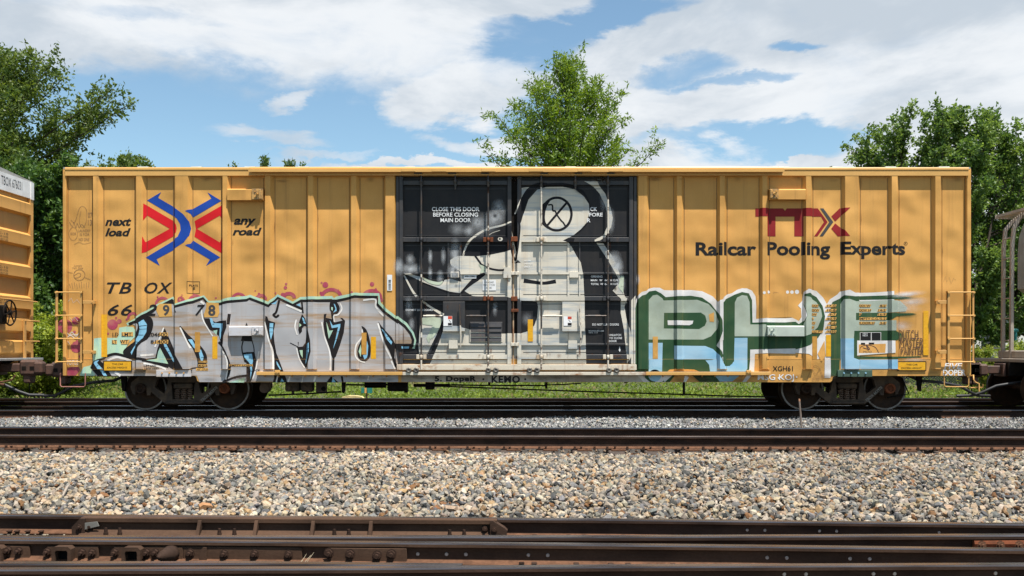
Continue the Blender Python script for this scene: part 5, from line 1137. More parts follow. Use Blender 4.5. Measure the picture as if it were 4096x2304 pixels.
for s, v, y in rows2:
    w = {'EXH W': 108, 'EXW H': 112, 'H': 22, 'EMPTY C.G.': 185}.get(s, 145); op += fill('G2 %d,%d %d,%d %d,%d %d,%d' % (564, y + 12, 572, y - 13, 578 + w, y - 12, 566 + w, y + 12)); ot += text(s, *g2(569, 569 + w, y - 10, y + 10), bold=.015)
    w2 = 16 * len(v); op += fill('G2 %d,%d %d,%d %d,%d %d,%d' % (804 - w2, y + 12, 814 - w2, y - 12, 826, y - 12, 818, y + 12)); ot += text(v, *g2(814 - w2, 814, y - 10, y + 10), bold=.015)
decal('touch_up', op, PATCH, 9); decal('lettering', ot, A_BLACK, 10)
decal('spray_mist', puff(3184 + 1000 / 2.261, 1150 + 60 / 2.261, 90, .9, 15, rot=-.1) + puff(3184 + 1050 / 2.261, 1150 + 130 / 2.261, 80, .7, 22, rot=-.1) + puff(3184 + 1000 / 2.261, 1150 + 190 / 2.261, 70, .4, 22) + puff(3184 + 960 / 2.261, 1150 + 345 / 2.261, 55, .5, 26) + puff(2551, 1118, 9, .9, 28) + puff(3184 + 1080 / 2.261, 1150 + 655 / 2.261, 60, .5, 10), MISTW, 5, spray=True)
decal('spray_dot', sum([disc(x, y, r, 12) for x, y, r in ((3055, 1171, 6), (3075, 1168, 6.5), (3152, 1168, 6.5), (3170, 1168, 7), (3190, 1167, 8.5))], []), GWHITE, 3)
# below the door rail on the right
decal('graffiti_base', fill('P 2550,1502 2570,1502 2600,1528 2575,1528') + fill('P 2600,1502 2622,1528 2650,1528 2670,1502 2690,1502 2660,1528 2640,1502') + fill('P 2740,1503 2760,1503 2745,1528 2735,1528') + fill('P 2990,1500 3010,1500 2985,1528 2970,1528'), GWHITE, 3)
decal('green_piece', fill('P 2542,1502 2700,1502 2680,1528 2560,1528') + fill('P 2770,1502 2870,1502 2890,1528 2800,1528'), GREEN, 2.5)
decal('blue_fill', disc(2620, 1502, 26, 18, 24) + fill('P 2860,1502 2960,1502 2930,1526 2880,1526'), PALEB, 4)
# tags in white, black and marker
lettering('5. DopeR', 1738, 1905, 1504, 1532, A_BLACK, 4, bold=.045, space=1.1); lettering('KEMO', 1966, 2080, 1503, 1532, A_BLACK, 4, bold=.04, space=1.15); decal('lettering', disc(1933, 1517, 4) + disc(2101, 1517, 4), A_BLACK, 4)
lettering('XGH61', *z8(215, 405, 898, 945), layer=3, bold=.008); lettering('MSG KOJ', *z8(75, 415, 975, 1045), A_WHITE, 3, bold=.01); decal('lettering', disc(3116, 1512, 3.5) + disc(3188, 1508, 3.5), A_WHITE, 3)
lettering('FIVE', *z8(1820, 1990, 870, 925), A_WHITE, 3, shear=.2, bold=.02); lettering('DOPER', *z8(1810, 2020, 930, 988), A_WHITE, 3, bold=.02)
MARK = paint('brown_paint_pen', (0.12, 0.07, 0.045))
lettering('DUTCH', *g2(935, 1115, 385, 470), MARK, 8, shear=-.1); lettering('MASTER', *g2(945, 1155, 455, 545), MARK, 8, shear=.1); lettering('PAINTER', *g2(955, 1165, 540, 612), MARK, 8)
for s, q in (('LAUNDRY', z1(692, 800, 705, 728)), ('IS FOR', z1(705, 790, 738, 762)), ('NO ONE', z1(695, 790, 782, 808)), ('KOR', z1(622, 672, 732, 756)), ('07', z1(778, 815, 555, 600)), ('13', z1(778, 812, 620, 668)), ('Lovely', z1(655, 725, 1020, 1040)), ('Fall Day', z1(640, 735, 1042, 1062))): lettering(s, *q, PENCIL, 2)
sk = stroke([((646 + 38 * math.cos(t)) / 2.229, 600 + (745 + 58 * math.sin(t)) / 2.229) for t in np.linspace(0, 6.28, 15)[:-1]], 1.3, True, True) + stroke([((700 + 50 * math.cos(t)) / 2.229, 600 + (1112 + 48 * math.sin(t)) / 2.229) for t in np.linspace(0, 6.28, 15)[:-1]], 1.8, True, True)
sk += stroke('Z1 625,620 660,640 700,520 735,500 765,540 760,640 730,690 700,640 715,540', 1.3) + stroke('Z1 610,640 640,680 650,640 670,690 680,650 700,690 720,660 750,690', 1.6) + stroke('Z1 655,840 700,820 740,835 805,820', 1.3) + stroke('Z1 590,1085 640,1095', 1.6) + stroke('Z1 750,1135 800,1155', 1.6) + stroke('Z1 650,1120 690,1095 715,1105 700,1130 660,1140', 1.6)
for k in range(9): sk += stroke('Z1 %d,%d %d,%d' % (610 + 22 * k, 1190 - (k % 3) * 8, 622 + 20 * k, 1225 + (k % 2) * 10), 1.5, False)
sk += stroke('G1 2200,120 2240,75 2310,90 2320,150 2250,170 2200,130', 1.2) + stroke('G1 2150,280 2190,180 2280,160 2380,220 2300,260 2220,230', 1.2) + stroke('G1 2230,350 2260,280 2340,260 2400,330 2340,370 2260,360', 1.2) + stroke('G1 2400,230 2440,210 2576,260', 1.2)
decal('sketch', sk, PENCIL, 2); lettering('creazy', *[2540 + 2375 / 4, 2540 + 2580 / 4, 1150 + 130 / 4, 1150 + 195 / 4], PENCIL, 2); lettering('7/13 K.O.R', 3140, 3192, 1222, 1238, PENCIL, 2); lettering('Tom Green...', 3085, 3168, 1250, 1260, PENCIL, 2)
decal('sketch', stroke('P 3778,1125 3785,1105 3790,1128 3800,1108 3808,1135 3818,1112 3826,1120', 1.4, False), PENCIL, 2)
decal('sketch', stroke('Z8 535,1030 570,940 600,900 625,895 660,930 690,1020', 1.4) + stroke('Z8 585,920 620,975 660,915', 1.4), PENCIL, 8); lettering('5/20', *z8(585, 650, 1010, 1030), PENCIL, 8)
decal('chalk_tag', stroke('P 265,1330 275,1340 285,1328 300,1345 312,1332', 3) + stroke('P 262,1352 280,1342 300,1356 318,1346', 3) + stroke('P 270,1340 305,1338', 2.5) + stroke('P 262,1372 268,1366 276,1378', 2) + stroke('P 270,1205 282,1192 290,1212 305,1198 318,1215 330,1196', 1.6, False) + stroke('P 276,1270 286,1282 296,1268 308,1284', 1.6, False) + text('POTUS', 266, 310, 1441, 1460), CHALK, 3)

# ---- black and cream bird across the doors
bird = fill('C5 690,640 760,430 900,270 1050,225 1300,222 1500,258 1650,380 1730,500 1738,640 1690,800 1600,900 1480,1000 1310,1090 1400,1120 1450,1180 1530,1330 1600,1440 C6 1640,200 1645,330 1657,560 1662,800 1668,1000 1678,1250 1684,1612 C4 560,1616 700,1280 760,1100 980,1060 1060,1030 1150,1050 1280,1080 1450,1115 1700,1130 2000,1130 2130,1090 2230,1000 2275,870 2290,700 2270,615 2010,600 C6 640,640 620,560 615,0 C5 640,1448 640,1130 640,740')
bird += fill('C4 2010,600 2240,545 2240,490 2000,490')
bird += fill('C3 1090,1330 1300,1332 1500,1312 1800,1252 1870,1240 1870,1448 C4 1862,100 1862,535 1780,535 1300,530 1240,525 1100,440 1060,300 1040,130 900,40 880,0 C3 880,1400 960,1340')
bird += fill('C4 140,170 240,160 330,200 450,230 640,320 750,330 790,270 880,250 1060,300 1100,440 1020,492 840,452 640,380 430,300 260,215') + fill('C4 440,870 770,870 740,1020 640,1240 540,1448 380,1448 370,1300 400,1000') + stroke('C4 140,190 300,480 430,600 560,700 780,835', [5, 9, 8, 8, 12])
bird += fill('C4 780,1000 1060,1010 1130,1095 770,1095')
bird += fill('C5 1650,140 1860,140 1890,200 1990,330 2080,560 2112,720 2085,870 1990,1030 1900,1090 1820,1105 1815,1080 1960,1000 2030,850 2040,700 1990,520 1900,330 1800,220') + fill('C5 1850,1120 1960,1130 2100,1330 2170,1448 C6 2240,250 2290,480 2340,640 2300,640 2150,480 2110,440 2230,300 2100,60 C5 1990,1330')
bird += fill('C6 2240,540 2340,560 2300,700 2330,880 2390,1100 2430,1448 2340,1612 2330,1448 2290,1060 2240,800') + fill('C6 2400,600 2470,520 2465,1612 2400,1612 2400,1000')
bird += fill('C5 430,900 480,870 530,1130 570,1300 640,740 640,1448 590,1400 540,1448 430,1250 490,1240 470,1060') + fill('C6 360,0 620,0 610,580 560,560 470,560 410,540 360,300') + fill('C6 410,1125 620,1125 620,1612 410,1612')
bird += fill('C5 650,240 800,225 700,380 645,500') + stroke('C5 545,660 600,520 660,400', 5)
decal('bird_graffiti', bird, BCREAM, 1)
bk = stroke('C5 1060,180 900,200 780,290 690,440 640,620 600,800', [6, 16, 27, 27, 24, 18]) + stroke('C5 610,800 620,900 590,1200 555,1400', 7) + stroke('C5 480,1180 510,1330 555,1410', 8) + stroke('C5 1000,205 1300,195 1560,250 1700,400 1748,560 1745,680 1690,820 1600,920 1480,1015', [12, 14, 10, 6, 4, 4, 4, 4, 3]) + fill('C5 1310,1090 1400,1050 1500,1050 1480,1110')
bk += stroke('C5 ' + ' '.join('%d,%d' % (1215 + 235 * math.cos(t), 660 + 262 * math.sin(t)) for t in np.linspace(0, 6.283, 25)[:-1]), 10, True, True) + stroke('C5 1100,440 1010,540 985,680 1005,800 1080,890', [5, 22, 20, 16, 6]) + stroke('C5 1385,465 1225,650 1055,850', 9) + stroke('C5 1075,515 1140,515 1150,600 1190,615 1215,670 1280,760 1320,800 1360,870', 6.5)
bk += stroke('C3 1280,1330 1360,1440 C4 1380,20 1500,80 1640,110 1745,110', 8) + stroke('C4 1440,165 1300,250 1180,350 1050,480', [10, 22, 14, 6]) + stroke('C4 760,940 700,1120 620,1290 540,1460', [10, 12, 13, 14]) + stroke('C4 1040,490 900,475 840,455 640,385 430,305', [6, 8, 5, 4, 3])
bk += fill('C3 1110,1300 1200,1140 1340,1020 1500,940 1700,890 1860,850 1880,1060 1870,1230 1800,1255 1500,1315 1300,1335 1100,1330') 
bk += stroke('C4 2060,280 2200,300 2380,320 2576,290', [18, 14, 12, 16])
decal('black_spray_line', bk, BLINE, 2)
lt = stroke('C3 1090,1325 1150,1150 1290,1005 1480,900 1700,845 1860,790', [6, 8, 9, 8, 7, 6]) + disc(1580 + 1685 / 4, 690 + 1066 / 4, 10, 14, 8) + stroke('C3 1500,1000 1560,960 1680,920', 2)
decal('cream_spray_line', lt, BCREAM, 3)
decal('black_spray_line', disc(1580 + 1678 / 4, 690 + 1064 / 4, 4, 10) + stroke('C3 1090,1315 1200,1130 1340,1020 1500,932 1700,878 1860,838', 2), BLINE, 4)
ms = []
def pf(c, x, y, r, a, ry=None, rot=0.): ox, oy, k = CROPS[c]; return puff(ox + x / k, oy + y / k, r / k, a, None if ry is None else ry / k, rot=rot)
for q in (('C3', 1600, 720, 190, .95, 170), ('C3', 1310, 790, 120, .9), ('C3', 1650, 540, 130, .55, 150), ('C3', 1180, 930, 110, .65), ('C3', 990, 900, 170, .4, 130), ('C3', 1400, 850, 300, .40, 240), ('C3', 960, 1280, 110, .8, 260), ('C3', 560, 1340, 45, .75, 160), ('C3', 770, 1330, 50, .7, 170), ('C3', 240, 1390, 90, .75, 110), ('C4', 250, 90, 210, .9, 110), ('C4', 60, 60, 100, .9, 170), ('C4', 560, 160, 45, .9, 140), ('C4', 720, 220, 70, .8, 130), ('C4', 940, 130, 130, 1., 180), ('C4', 1600, 730, 50, .5, 150), ('C4', 220, 700, 80, .5, 200), ('C4', 260, 980, 60, .7, 130), ('C4', 500, 1250, 130, .7, 220), ('C6', 2190, 60, 110, .9, 190), ('C6', 2240, 330, 80, .9, 190), ('C5', 2080, 760, 80, .5, 260), ('C5', 2140, 1380, 130, .7, 160), ('C6', 740, 900, 110, .30, 130), ('C5', 1960, 470, 70, .4, 190), ('C5', 350, 600, 90, .35, 120)): ms += pf(*q)
decal('pale_mist', ms, MIST, 5, spray=True)
mk = []
for q in (('C3', 1600, 690, 55, .9), ('C3', 1320, 790, 30, .6), ('C4', 960, 120, 45, .7, 60), ('C4', 300, 160, 60, .5, 40), ('C6', 2150, 400, 40, .8, 50), ('C4', 980, 360, 40, .5), ('C5', 1560, 290, 130, .5, 60, .6)): mk += pf(*q)
decal('dark_mist', mk, MISTK, 6, spray=True)
decal('mint_shading', stroke('C4 430,230 560,300 700,325 760,290', [4, 12, 12, 4]) + fill('C4 1330,10 1460,60 1440,150 1360,160 1380,80') + fill('C4 420,880 620,860 760,900 700,1060 540,1300 500,1200 600,1000 440,980') + fill('C6 2240,200 2290,210 2280,480 2200,380'), paint('pale_mint_graffiti', (.50, .56, .43), wear=(.55, 3, 3), dent=.02), 6)
# lettering on the doors
DW = A_WHITE
for s, q in (('CLOSE THIS DOOR', c3(588, 1350, 548, 615)), ('BEFORE CLOSING', c3(608, 1328, 637, 702)), ('MAIN DOOR', c3(725, 1212, 724, 790)), ('DO NOT LUBE DOORS', c4(170, 600, 735, 765)), ('OPENING', c6(1762, 1945, 198, 230)), ('MAIN   W   8-0   H 12-9', c6(1760, 2190, 258, 290)), ('TOTAL  W 16-0   H 12-9', c6(1760, 2190, 318, 350)), ('DO NOT LUBE DOORS', c6(1783, 2210, 966, 1000)), ('DOOR ROLLERS LUBED', c6(1725, 1970, 1074, 1096)), ('GRF-6  11-17', c6(1725, 1875, 1104, 1124)), ('UNLATCH', c6(2052, 2245, 1135, 1168)), ('TO CLOSE', c6(2052, 2260, 1184, 1217)), ('DOOR', c6(2052, 2175, 1233, 1265)), ('SECURE', c6(690, 800, -50, -30)), ('DEVICE', c6(690, 830, -5, 20)), ('ONLY', c6(690, 785, 40, 72))): lettering(s, *q, DW, 7, bold=.012)
for s, q in (('CK', (1924 + 1750 / 4, 1924 + 1860 / 4, 690 + 550 / 4, 690 + 612 / 4)), ('FORE', (1924 + 1735 / 4, 1924 + 1950 / 4, 690 + 640 / 4, 690 + 700 / 4)), ('R', (1924 + 1700 / 4, 1924 + 1755 / 4, 690 + 730 / 4, 690 + 792 / 4))): lettering(s, *q, DW, 7, bold=.02)
decal('arrow_mark', stroke('C6 2222,1340 2222,1400', 3, False) + fill('C6 2205,1385 2240,1385 2222,1425'), DW, 7)
decal('label', rect(*[c4(1400, 1615, 268, 437)[i] for i in (0, 2, 1, 3)]) + rect(*[c4(778, 918, 850, 1008)[i] for i in (0, 2, 1, 3)]) + rect(*[c6(1320, 1450, 855, 1005)[i] for i in (0, 2, 1, 3)]), A_WHITE, 8)
decal('lettering', text('UNLOAD', *c4(1435, 1580, 292, 320)) + text('FROM THIS', *c4(1415, 1598, 337, 364)) + text('SIDE', *c4(1460, 1545, 382, 410)), A_BLACK, 9)
decal('label_mark', rect(*[c4(850, 915, 852, 900)[i] for i in (0, 2, 1, 3)]) + rect(*[c6(1385, 1448, 857, 902)[i] for i in (0, 2, 1, 3)]), M('label_red', (.62, .07, .03), .5), 9)
decal('label_mark', rect(*[c4(850, 912, 960, 1000)[i] for i in (0, 2, 1, 3)]) + rect(*[c6(1385, 1448, 958, 1000)[i] for i in (0, 2, 1, 3)]) + stroke('C4 865,910 895,950', 2, False) + stroke('C6 1400,915 1430,945', 2, False), A_BLACK, 9)
# stencil on the truck side frames
for t in [c for c in CAR.children if c.name.startswith('truck')]:
    xs = t.location.x
    q = text('TBOX 662978', 0, 1, 0, 1, bold=.01); V = []; Fa = []
    for p in q:
        for (u, v) in p:
            a = .385 + u * .34; b = .205 + u * .30; V.append((a + (.5 - v) * -.040, -1.0645, b + (.5 - v) * .045))
        Fa.append(tuple(range(len(V) - len(p), len(V))))
    me = bpy.data.meshes.new('lettering'); me.from_pydata(V, [], Fa); me.materials.append(M('faded_white_stencil', (.26, .24, .22), .8)); link('lettering', me, t)

# ---- rust runs and road grime
RUSTRUN = paint('rust_run', (0.17, 0.062, 0.022), alpha=True, dent=.02); GRIME = paint('road_grime', (0.085, 0.060, 0.040), alpha=True)
rr = random.Random(11); rs_ = []; gs_ = []
for k in range(26):                                   # runs below bars and hinges on the doors
    x = rr.choice((1612, 1700, 1790, 1840, 1945, 2030, 2050, 2080, 2160, 2180, 2275, 2318, 2440, 2520)) + rr.uniform(-6, 6); y = rr.choice((972, 1100, 1206, 1330, 1384, 1400)) + rr.uniform(6, 24); rs_ += puff(x, y, rr.uniform(2.5, 5), rr.uniform(.45, .85), rr.uniform(12, 34), n=8, rings=3)
for k in range(16):                                   # runs from welds and fittings on the ochre sheets
    x = rr.choice([p for p in (415, 590, 775, 930, 1052, 1100, 1270, 1440, 2600, 2740, 2912, 3082, 3256, 3446, 3600, 3772)]) + rr.uniform(-3, 3); y = rr.uniform(720, 1120); rs_ += puff(x, y, rr.uniform(1.8, 3.4), rr.uniform(.35, .6), rr.uniform(18, 60), n=8, rings=3)
for k in range(30): rs_ += puff(rr.uniform(1595, 2540), 1412 + rr.uniform(-14, 40), rr.uniform(3, 14), rr.uniform(.3, .75), rr.uniform(3, 14), n=8, rings=3)
for o in range(0, len(rs_), 10 ** 9): stuff(decal1('rust_run', rs_, RUSTRUN, 11, spray=True))
for k in range(34):
    x = rr.uniform(260, 3870); yb = 1496 if (x < 780 or x > 3335) else 1522; gs_ += puff(x, yb - rr.uniform(0, 18), rr.uniform(30, 90), rr.uniform(.25, .5), rr.uniform(8, 26), n=10, rings=3)
for k in range(24): gs_ += puff(rr.uniform(265, 3860), rr.uniform(708, 724), rr.uniform(14, 60), rr.uniform(.2, .4), rr.uniform(6, 20), n=10, rings=3)
stuff(decal1('road_grime', gs_, GRIME, 12, spray=True))
# ------------------------------------------------------------------ the car ahead on the left: same build, a little taller
LC = thing('boxcar', 'ochre boxcar on the left with a white panel at the top of its end wall', 'boxcar', (-11.51 - X1, YT, 0)); LC.scale = (1, 1, 1.052)
skip = ('plug_door', 'hinge', 'door_roller', 'brake_wheel', 'uncoupling_lever', 'lettering', 'brake_rod', 'sill_step', 'door_jamb', 'stiffener', 'ladder_bracket', 'ladder')
for c in STRUCT_CHILDREN:
    if not c.name.split('.')[0] in skip: copy_tree(c, LC)
MB().box(DOORX[0], DOORX[1], YD - .03, YD + .025, DOORZ[0], DOORZ[1], .01).build('plug_door', ORANGE, LC)
WEND = M('white_end_paint', (.72, .71, .70), .5, 0, (.60, .58, .57), 3, streak=((.45, .40, .36), 9., .4))
xe = X1
MB().box(xe - .05, xe + .012, YP + .06, 1.505, 4.66, 5.04).build('end_top_panel', WEND, LC)
MB().box(xe - .06, xe + .03, 1.40, 1.535, 4.64, 5.03).build('corner_cap', WEND, LC)
def endtext(s, y0, y1, z0, z1, mat, x=None):
    x = x or xe + .0145; q = text(s, 0, 1, 0, 1); V = []; Fa = []
    for p in q:
        for (u, v) in p: V.append((x, y0 + (y1 - y0) * u, z0 + (z1 - z0) * (1 - v)))
        Fa.append(tuple(range(len(V) - len(p), len(V))))
    me = bpy.data.meshes.new('lettering'); me.from_pydata(V, [], Fa); me.materials.append(mat); return link('lettering', me, LC)
endtext('TBOX 676031', .12, 1.02, 4.78, 4.97, M('grey_black_stencil', (.035, .035, .04), .6))
for zc in (3.67, 2.95, 2.25):
    for k in range(3): endtext(('EOC-10', '29 INCH AIR HOSE', 'AAR M-927-00')[k], -.35, .35, zc + .03 - k * .065, zc + .075 - k * .065, M('faded_black_stencil', (.06, .04, .025), .6), xe + .0465)
MB().box(xe - .06, xe + .015, 1.39, 1.53, .80, 4.65).build('corner_post', ORANGE, LC)
# brake wheel, its housing, grab bars, crossover platform
q = MB(); cx, cy, cz = xe + .20, .10, 2.02
q.lathe([(0, .265), (.02, .285), (.04, .265), (.02, .245), (0, .265)], (cx, cy, cz), 'x', 30); bw = q.build('brake_wheel', BLACK, LC)
for k in range(6):
    t = k * math.pi / 3 + .2; q = MB(); q.cyl((cx + .03, cy, cz), (cx + .018, cy + .255 * math.cos(t), cz + .255 * math.sin(t)), .014, n=6); q.build('spoke', BLACK, bw)
q = MB(); q.cyl((cx - .02, cy, cz), (cx + .06, cy, cz), .045, n=12); q.build('hub', BLACK, bw)
MB().box(xe - .02, xe + .16, -.25, .12, 1.78, 2.18, .03).build('brake_housing', BLACK, LC)
for (ya, yb, z) in ((-.6, 1.55, 2.32), (1.0, 1.62, 1.88), (1.0, 1.62, 1.42), (1.0, 1.60, .96)):
    q = MB(); q.tube([(xe + .10, ya, z), (xe + .12, (ya + yb) / 2, z), (xe + .10, yb, z)], .014, 7)
    for y in (ya, (ya + yb) / 2 if yb - ya > 1 else yb): q.cyl((xe - .02, y, z), (xe + .12, y, z), .016, n=7)
    q.build('grab_bar', ORANGE_P, LC)
MB().box(xe + .07, xe + .10, .95, 1.05, .98, 1.90, .005).build('ladder_stile', ORANGE_P, LC)
MB().box(xe + .02, xe + .40, -1.2, 1.25, 1.00, 1.05, .006).build('crossover_platform', GALV, LC)
for y in (-.9, 0, .9): MB().prism([(xe, .80), (xe + .38, 1.0), (xe, 1.0)], y - .02, y + .02).build('platform_bracket', BLACK, LC)
q = MB(); q.tube([(xe + .1, -.5, .55), (xe + .35, -.45, .56), (xe + .55, -.42, .60), (xe + .62, -.42, .70)], .018, 7); q.build('uncoupling_lever', RUST_L, LC)
q = MB(); q.tube([(xe - 1.0, -.45, .56), (xe + .1, -.45, .55), (xe + .4, -.45, .50)], .03, 7); q.build('train_line_pipe', RUST_L, LC)

# ------------------------------------------------------------------ covered hopper on the right
HB = M('beige_grey_hopper_paint', (0.38, 0.335, 0.285), .6, 0, (0.28, 0.235, 0.19), 2, streak=((.20, .11, .07), 7., .6))
HX = 10.95
HO = thing('hopper_car', 'beige grey covered hopper car at the right edge with an end ladder', 'hopper car', (HX, YT, 0))
sec = [(-1.30, 4.30), (-1.52, 4.0), (-1.58, 3.6), (-1.58, 1.6), (-1.45, 1.35), (1.45, 1.35), (1.58, 1.6), (1.58, 3.6), (1.52, 4.0), (1.30, 4.30)]
def loft(xs_secs, name, mat, parent):
    m = MB(); n = len(xs_secs[0][1])
    for (x, sc) in xs_secs: m.v.extend((x, y, z) for y, z in sc)
    for i in range(len(xs_secs) - 1):
        for j in range(n): m.f.append((i * n + j, i * n + (j + 1) % n, (i + 1) * n + (j + 1) % n, (i + 1) * n + j)); m.sm.append(False)
    m.f.append(tuple(range(n))); m.sm.append(False); m.f.append(tuple((len(xs_secs) - 1) * n + j for j in range(n))); m.sm.append(False)
    return m.build(name, mat, parent)
def clampz(lo): return [(y, max(z, lo)) for y, z in sec]
loft([(1.22, clampz(2.75)), (2.4, clampz(1.95)), (3.1, sec), (12.5, sec), (13.2, clampz(1.95)), (14.2, clampz(2.75))], 'hopper_body', HB, HO)
for i in range(11): 
    x = 1.9 + i * 1.15; MB().box(x - .05, x + .05, -1.66, -1.578, 2.0, 3.75, .01).build('side_rib', HB, HO)
MB().box(.55, 14.7, -.75, .75, 4.33, 4.38).build('running_board', GALV, HO)
m = MB()
for i in range(14): m.box(.30 + i * .035, .315 + i * .035, -.8, .8, 4.36, 4.42)
m.box(.28, .80, -.82, -.79, 4.33, 4.43); m.box(.28, .80, .79, .82, 4.33, 4.43); stuff(m.build('end_grating', M('grating_beige', (.42, .37, .31), .6), HO))
MB().box(.05, 15.1, -1.5, 1.5, 1.02, 1.10, .01).build('deck', HB, HO)
MB().box(.0, 15.2, -.3, .3, .72, 1.02).build('centre_sill', BLACK, HO)
for i, (y, zt) in enumerate(((.32, 4.35), (-.04, 4.45))):
    q = MB(); pth = [(.20, y, 1.0), (.22, y, 3.6), (.26, y, 4.0), (.42, y, zt - .15), (.62, y, zt)]
    q.tube(pth, .048, 6, False); q.build('ladder_stile', HB, HO)
for z in (1.5, 2.0, 2.45, 2.9, 3.35, 3.8):
    q = MB(); q.cyl((.21, -.04, z), (.21, .32, z), .014, n=7); q.build('ladder_rung', HB, HO)
for y in (-.9, .9): MB().prism([(1.05, 1.10), (1.15, 1.10), (1.65, 2.6), (1.50, 2.8)], y - .05, y + .05).build('end_brace', HB, HO)
MB().box(.18, .30, -1.3, .5, 1.10, 1.28, .02).build('end_sill', HB, HO)
coupler(-1, HO, .05)
T3 = copy_tree(TRUCK, HO); T3.location = (1.42, 0, 0); T4 = copy_tree(TRUCK, HO); T4.location = (13.6, 0, 0)
# ------------------------------------------------------------------ trees and plants
LEAF = leaf_mat('tree_leaf'); LEAF_G = leaf_mat('weed_leaf', .55, .4, .2)
BARK = M('brown_bark', (0.075, 0.055, 0.040), .9, 0, (0.04, 0.03, 0.024), 6, (1, 1, .25), bump=.02)
def leaf_quads(P, D, ln, wd, up=.35):
    """a diamond leaf at each point, its blade along D with a random roll"""
    n = len(P); D = D / (np.linalg.norm(D, axis=1)[:, None] + 1e-9)
    Rn = rng.normal(size=(n, 3)) + np.array([0, 0, up]); s = np.cross(D, Rn); s /= (np.linalg.norm(s, axis=1)[:, None] + 1e-9)
    ln = ln[:, None]; wd = wd[:, None]; mid = P + D * ln * .45; nn = np.cross(s, D)
    V = np.stack([P, mid + s * wd * .5 + nn * wd * .12, P + D * ln, mid - s * wd * .5 + nn * wd * .12], 1)
    F4 = (np.arange(n) * 4)[:, None] + np.arange(4)[None]
    return V.reshape(-1, 3), F4
def tree(name, label, loc, height, crown, limbs=34, zmin=.3, pitch=(.5, .9), leaf=.13, asp=.42, nleaf=18000, col=(.055, .105, .022), col2=(.10, .16, .035), twig=.9, trunk=.16, leaders=None, seed=1, group=None, droop=.0, spread=.07, upbias=.3, lift=.5):
    """trunk, limbs grown to the crown outline crown(t) (t = 0 at the lowest limb, 1 at the top), twigs, and leaves along the twigs"""
    g = np.random.default_rng(seed); root = thing(name, label, 'tree' if 'bush' not in name else 'bush', loc, 0, group)
    tb = MB(); nseg = 9; lean = g.normal(size=2) * .012 * height
    tp = [Vector((lean[0] * (i / nseg) ** 1.5, lean[1] * (i / nseg) ** 1.5, height * .97 * i / nseg - (.25 if i == 0 else 0))) for i in range(nseg + 1)]
    tb.tube(tp, [trunk * (1.25 if i == 0 else 1 - .92 * i / nseg) + .008 for i in range(nseg + 1)], 8)
    S0, S1 = [], []                                          # twig starts and ends
    leads = leaders or [(0, 0, height)]
    for i in range(limbs):
        t = (i + g.uniform(.1, .9)) / limbs; lx, ly, lz = leads[i % len(leads)]
        z0 = height * zmin + (lz * .97 - height * zmin) * t; a = i * 2.399 + g.uniform(-.5, .5); L = max(.25, crown(t) * g.uniform(.72, 1.08))
        pt = pitch[0] + (pitch[1] - pitch[0]) * t + g.uniform(-.12, .12)
        b = Vector((lx * min(1, t * 1.6 + .15), ly * min(1, t * 1.6 + .15), z0 - (L * math.tan(pt)) * .35))
        d = Vector((math.cos(a) * math.cos(pt), math.sin(a) * math.cos(pt), math.sin(pt)))
        pl = [b]; k = 5
        for j in range(k):
            d = (d + Vector((g.normal() * .13, g.normal() * .13, g.normal() * .1 + .05 - droop))).normalized(); pl.append(pl[-1] + d * (L / math.cos(pt) / k))
        r0 = trunk * .42 * (1 - .75 * t); tb.tube([Vector((b.x * .6, b.y * .6, max(.2, b.z - .25)))] + pl, [r0 * 1.1] + [r0 * (1 - .85 * j / k) + .005 for j in range(k + 1)], 5)
        nt = max(5, int(L * 9))
        for j in range(nt):
            u = (j + g.random()) / nt; u = .12 + .88 * u; q = u * k; q0 = int(min(q, k - 1)); p = pl[q0].lerp(pl[q0 + 1], q - q0); ax_ = (pl[q0 + 1] - pl[q0]).normalized()
            o = Vector((g.normal(), g.normal(), g.normal() * .7 + lift)).normalized(); dd = (ax_ * .75 + o).normalized(); tl = twig * g.uniform(.5, 1.15) * (1.05 - .45 * u) * (.55 + .45 * min(1, L))
            S0.append(p); S1.append(p + dd * tl)
            if g.random() < .5:
                pm = p + dd * tl * .5; o2 = Vector((g.normal(), g.normal(), g.normal() * .6 + lift)).normalized(); S0.append(pm); S1.append(pm + (dd * .5 + o2).normalized() * tl * .6)
    for (lx, ly, lz) in leads:
        for j in range(26):
            z = lz * (1 - .16 * g.random()); p = Vector((lx, ly, z)); o = Vector((g.normal() * .6, g.normal() * .6, 1.2)).normalized(); S0.append(p); S1.append(p + o * twig * g.uniform(.3, .7))
        if leaders: tb.tube([Vector((0, 0, height * zmin)), Vector((lx * .6, ly * .6, (height * zmin + lz) * .5)), Vector((lx, ly, lz))], [trunk * .5, trunk * .28, .012], 6)
    tb.build('trunk', BARK, root)
    A = np.array(S0); B = np.array(S1); nt = len(A); per = max(3, nleaf // nt)
    # the finest twigs, as bare three-sided stalks
    i = np.repeat(np.arange(nt), per); u = g.uniform(.08, 1.0, len(i))
    P = A[i] + (B - A)[i] * u[:, None] + g.normal(size=(len(i), 3)) * spread; D = (B - A)[i] / (np.linalg.norm((B - A)[i], axis=1)[:, None] + 1e-9) * .6 + g.normal(size=(len(i), 3)) * .75 + np.array([0, 0, upbias - .35])
    ln = leaf * 1.15 * g.uniform(.6, 1.25, len(i)); V, F4 = leaf_quads(P, D, ln, ln * asp)
    w = np.clip(np.repeat(g.beta(1.4, 1.8, nt), per) + g.normal(size=len(i)) * .16, 0, 1)[:, None]
    c = (np.array(col)[None] * (1 - w) + np.array(col2)[None] * w) * np.array([1.55, 1.32, 1.05]) * g.uniform(.75, 1.25, (len(i), 1))
    stuff(link('foliage', bigmesh('foliage', V, F4, LEAF, np.repeat(c, 4, axis=0)), root))
    tw = MB(); 
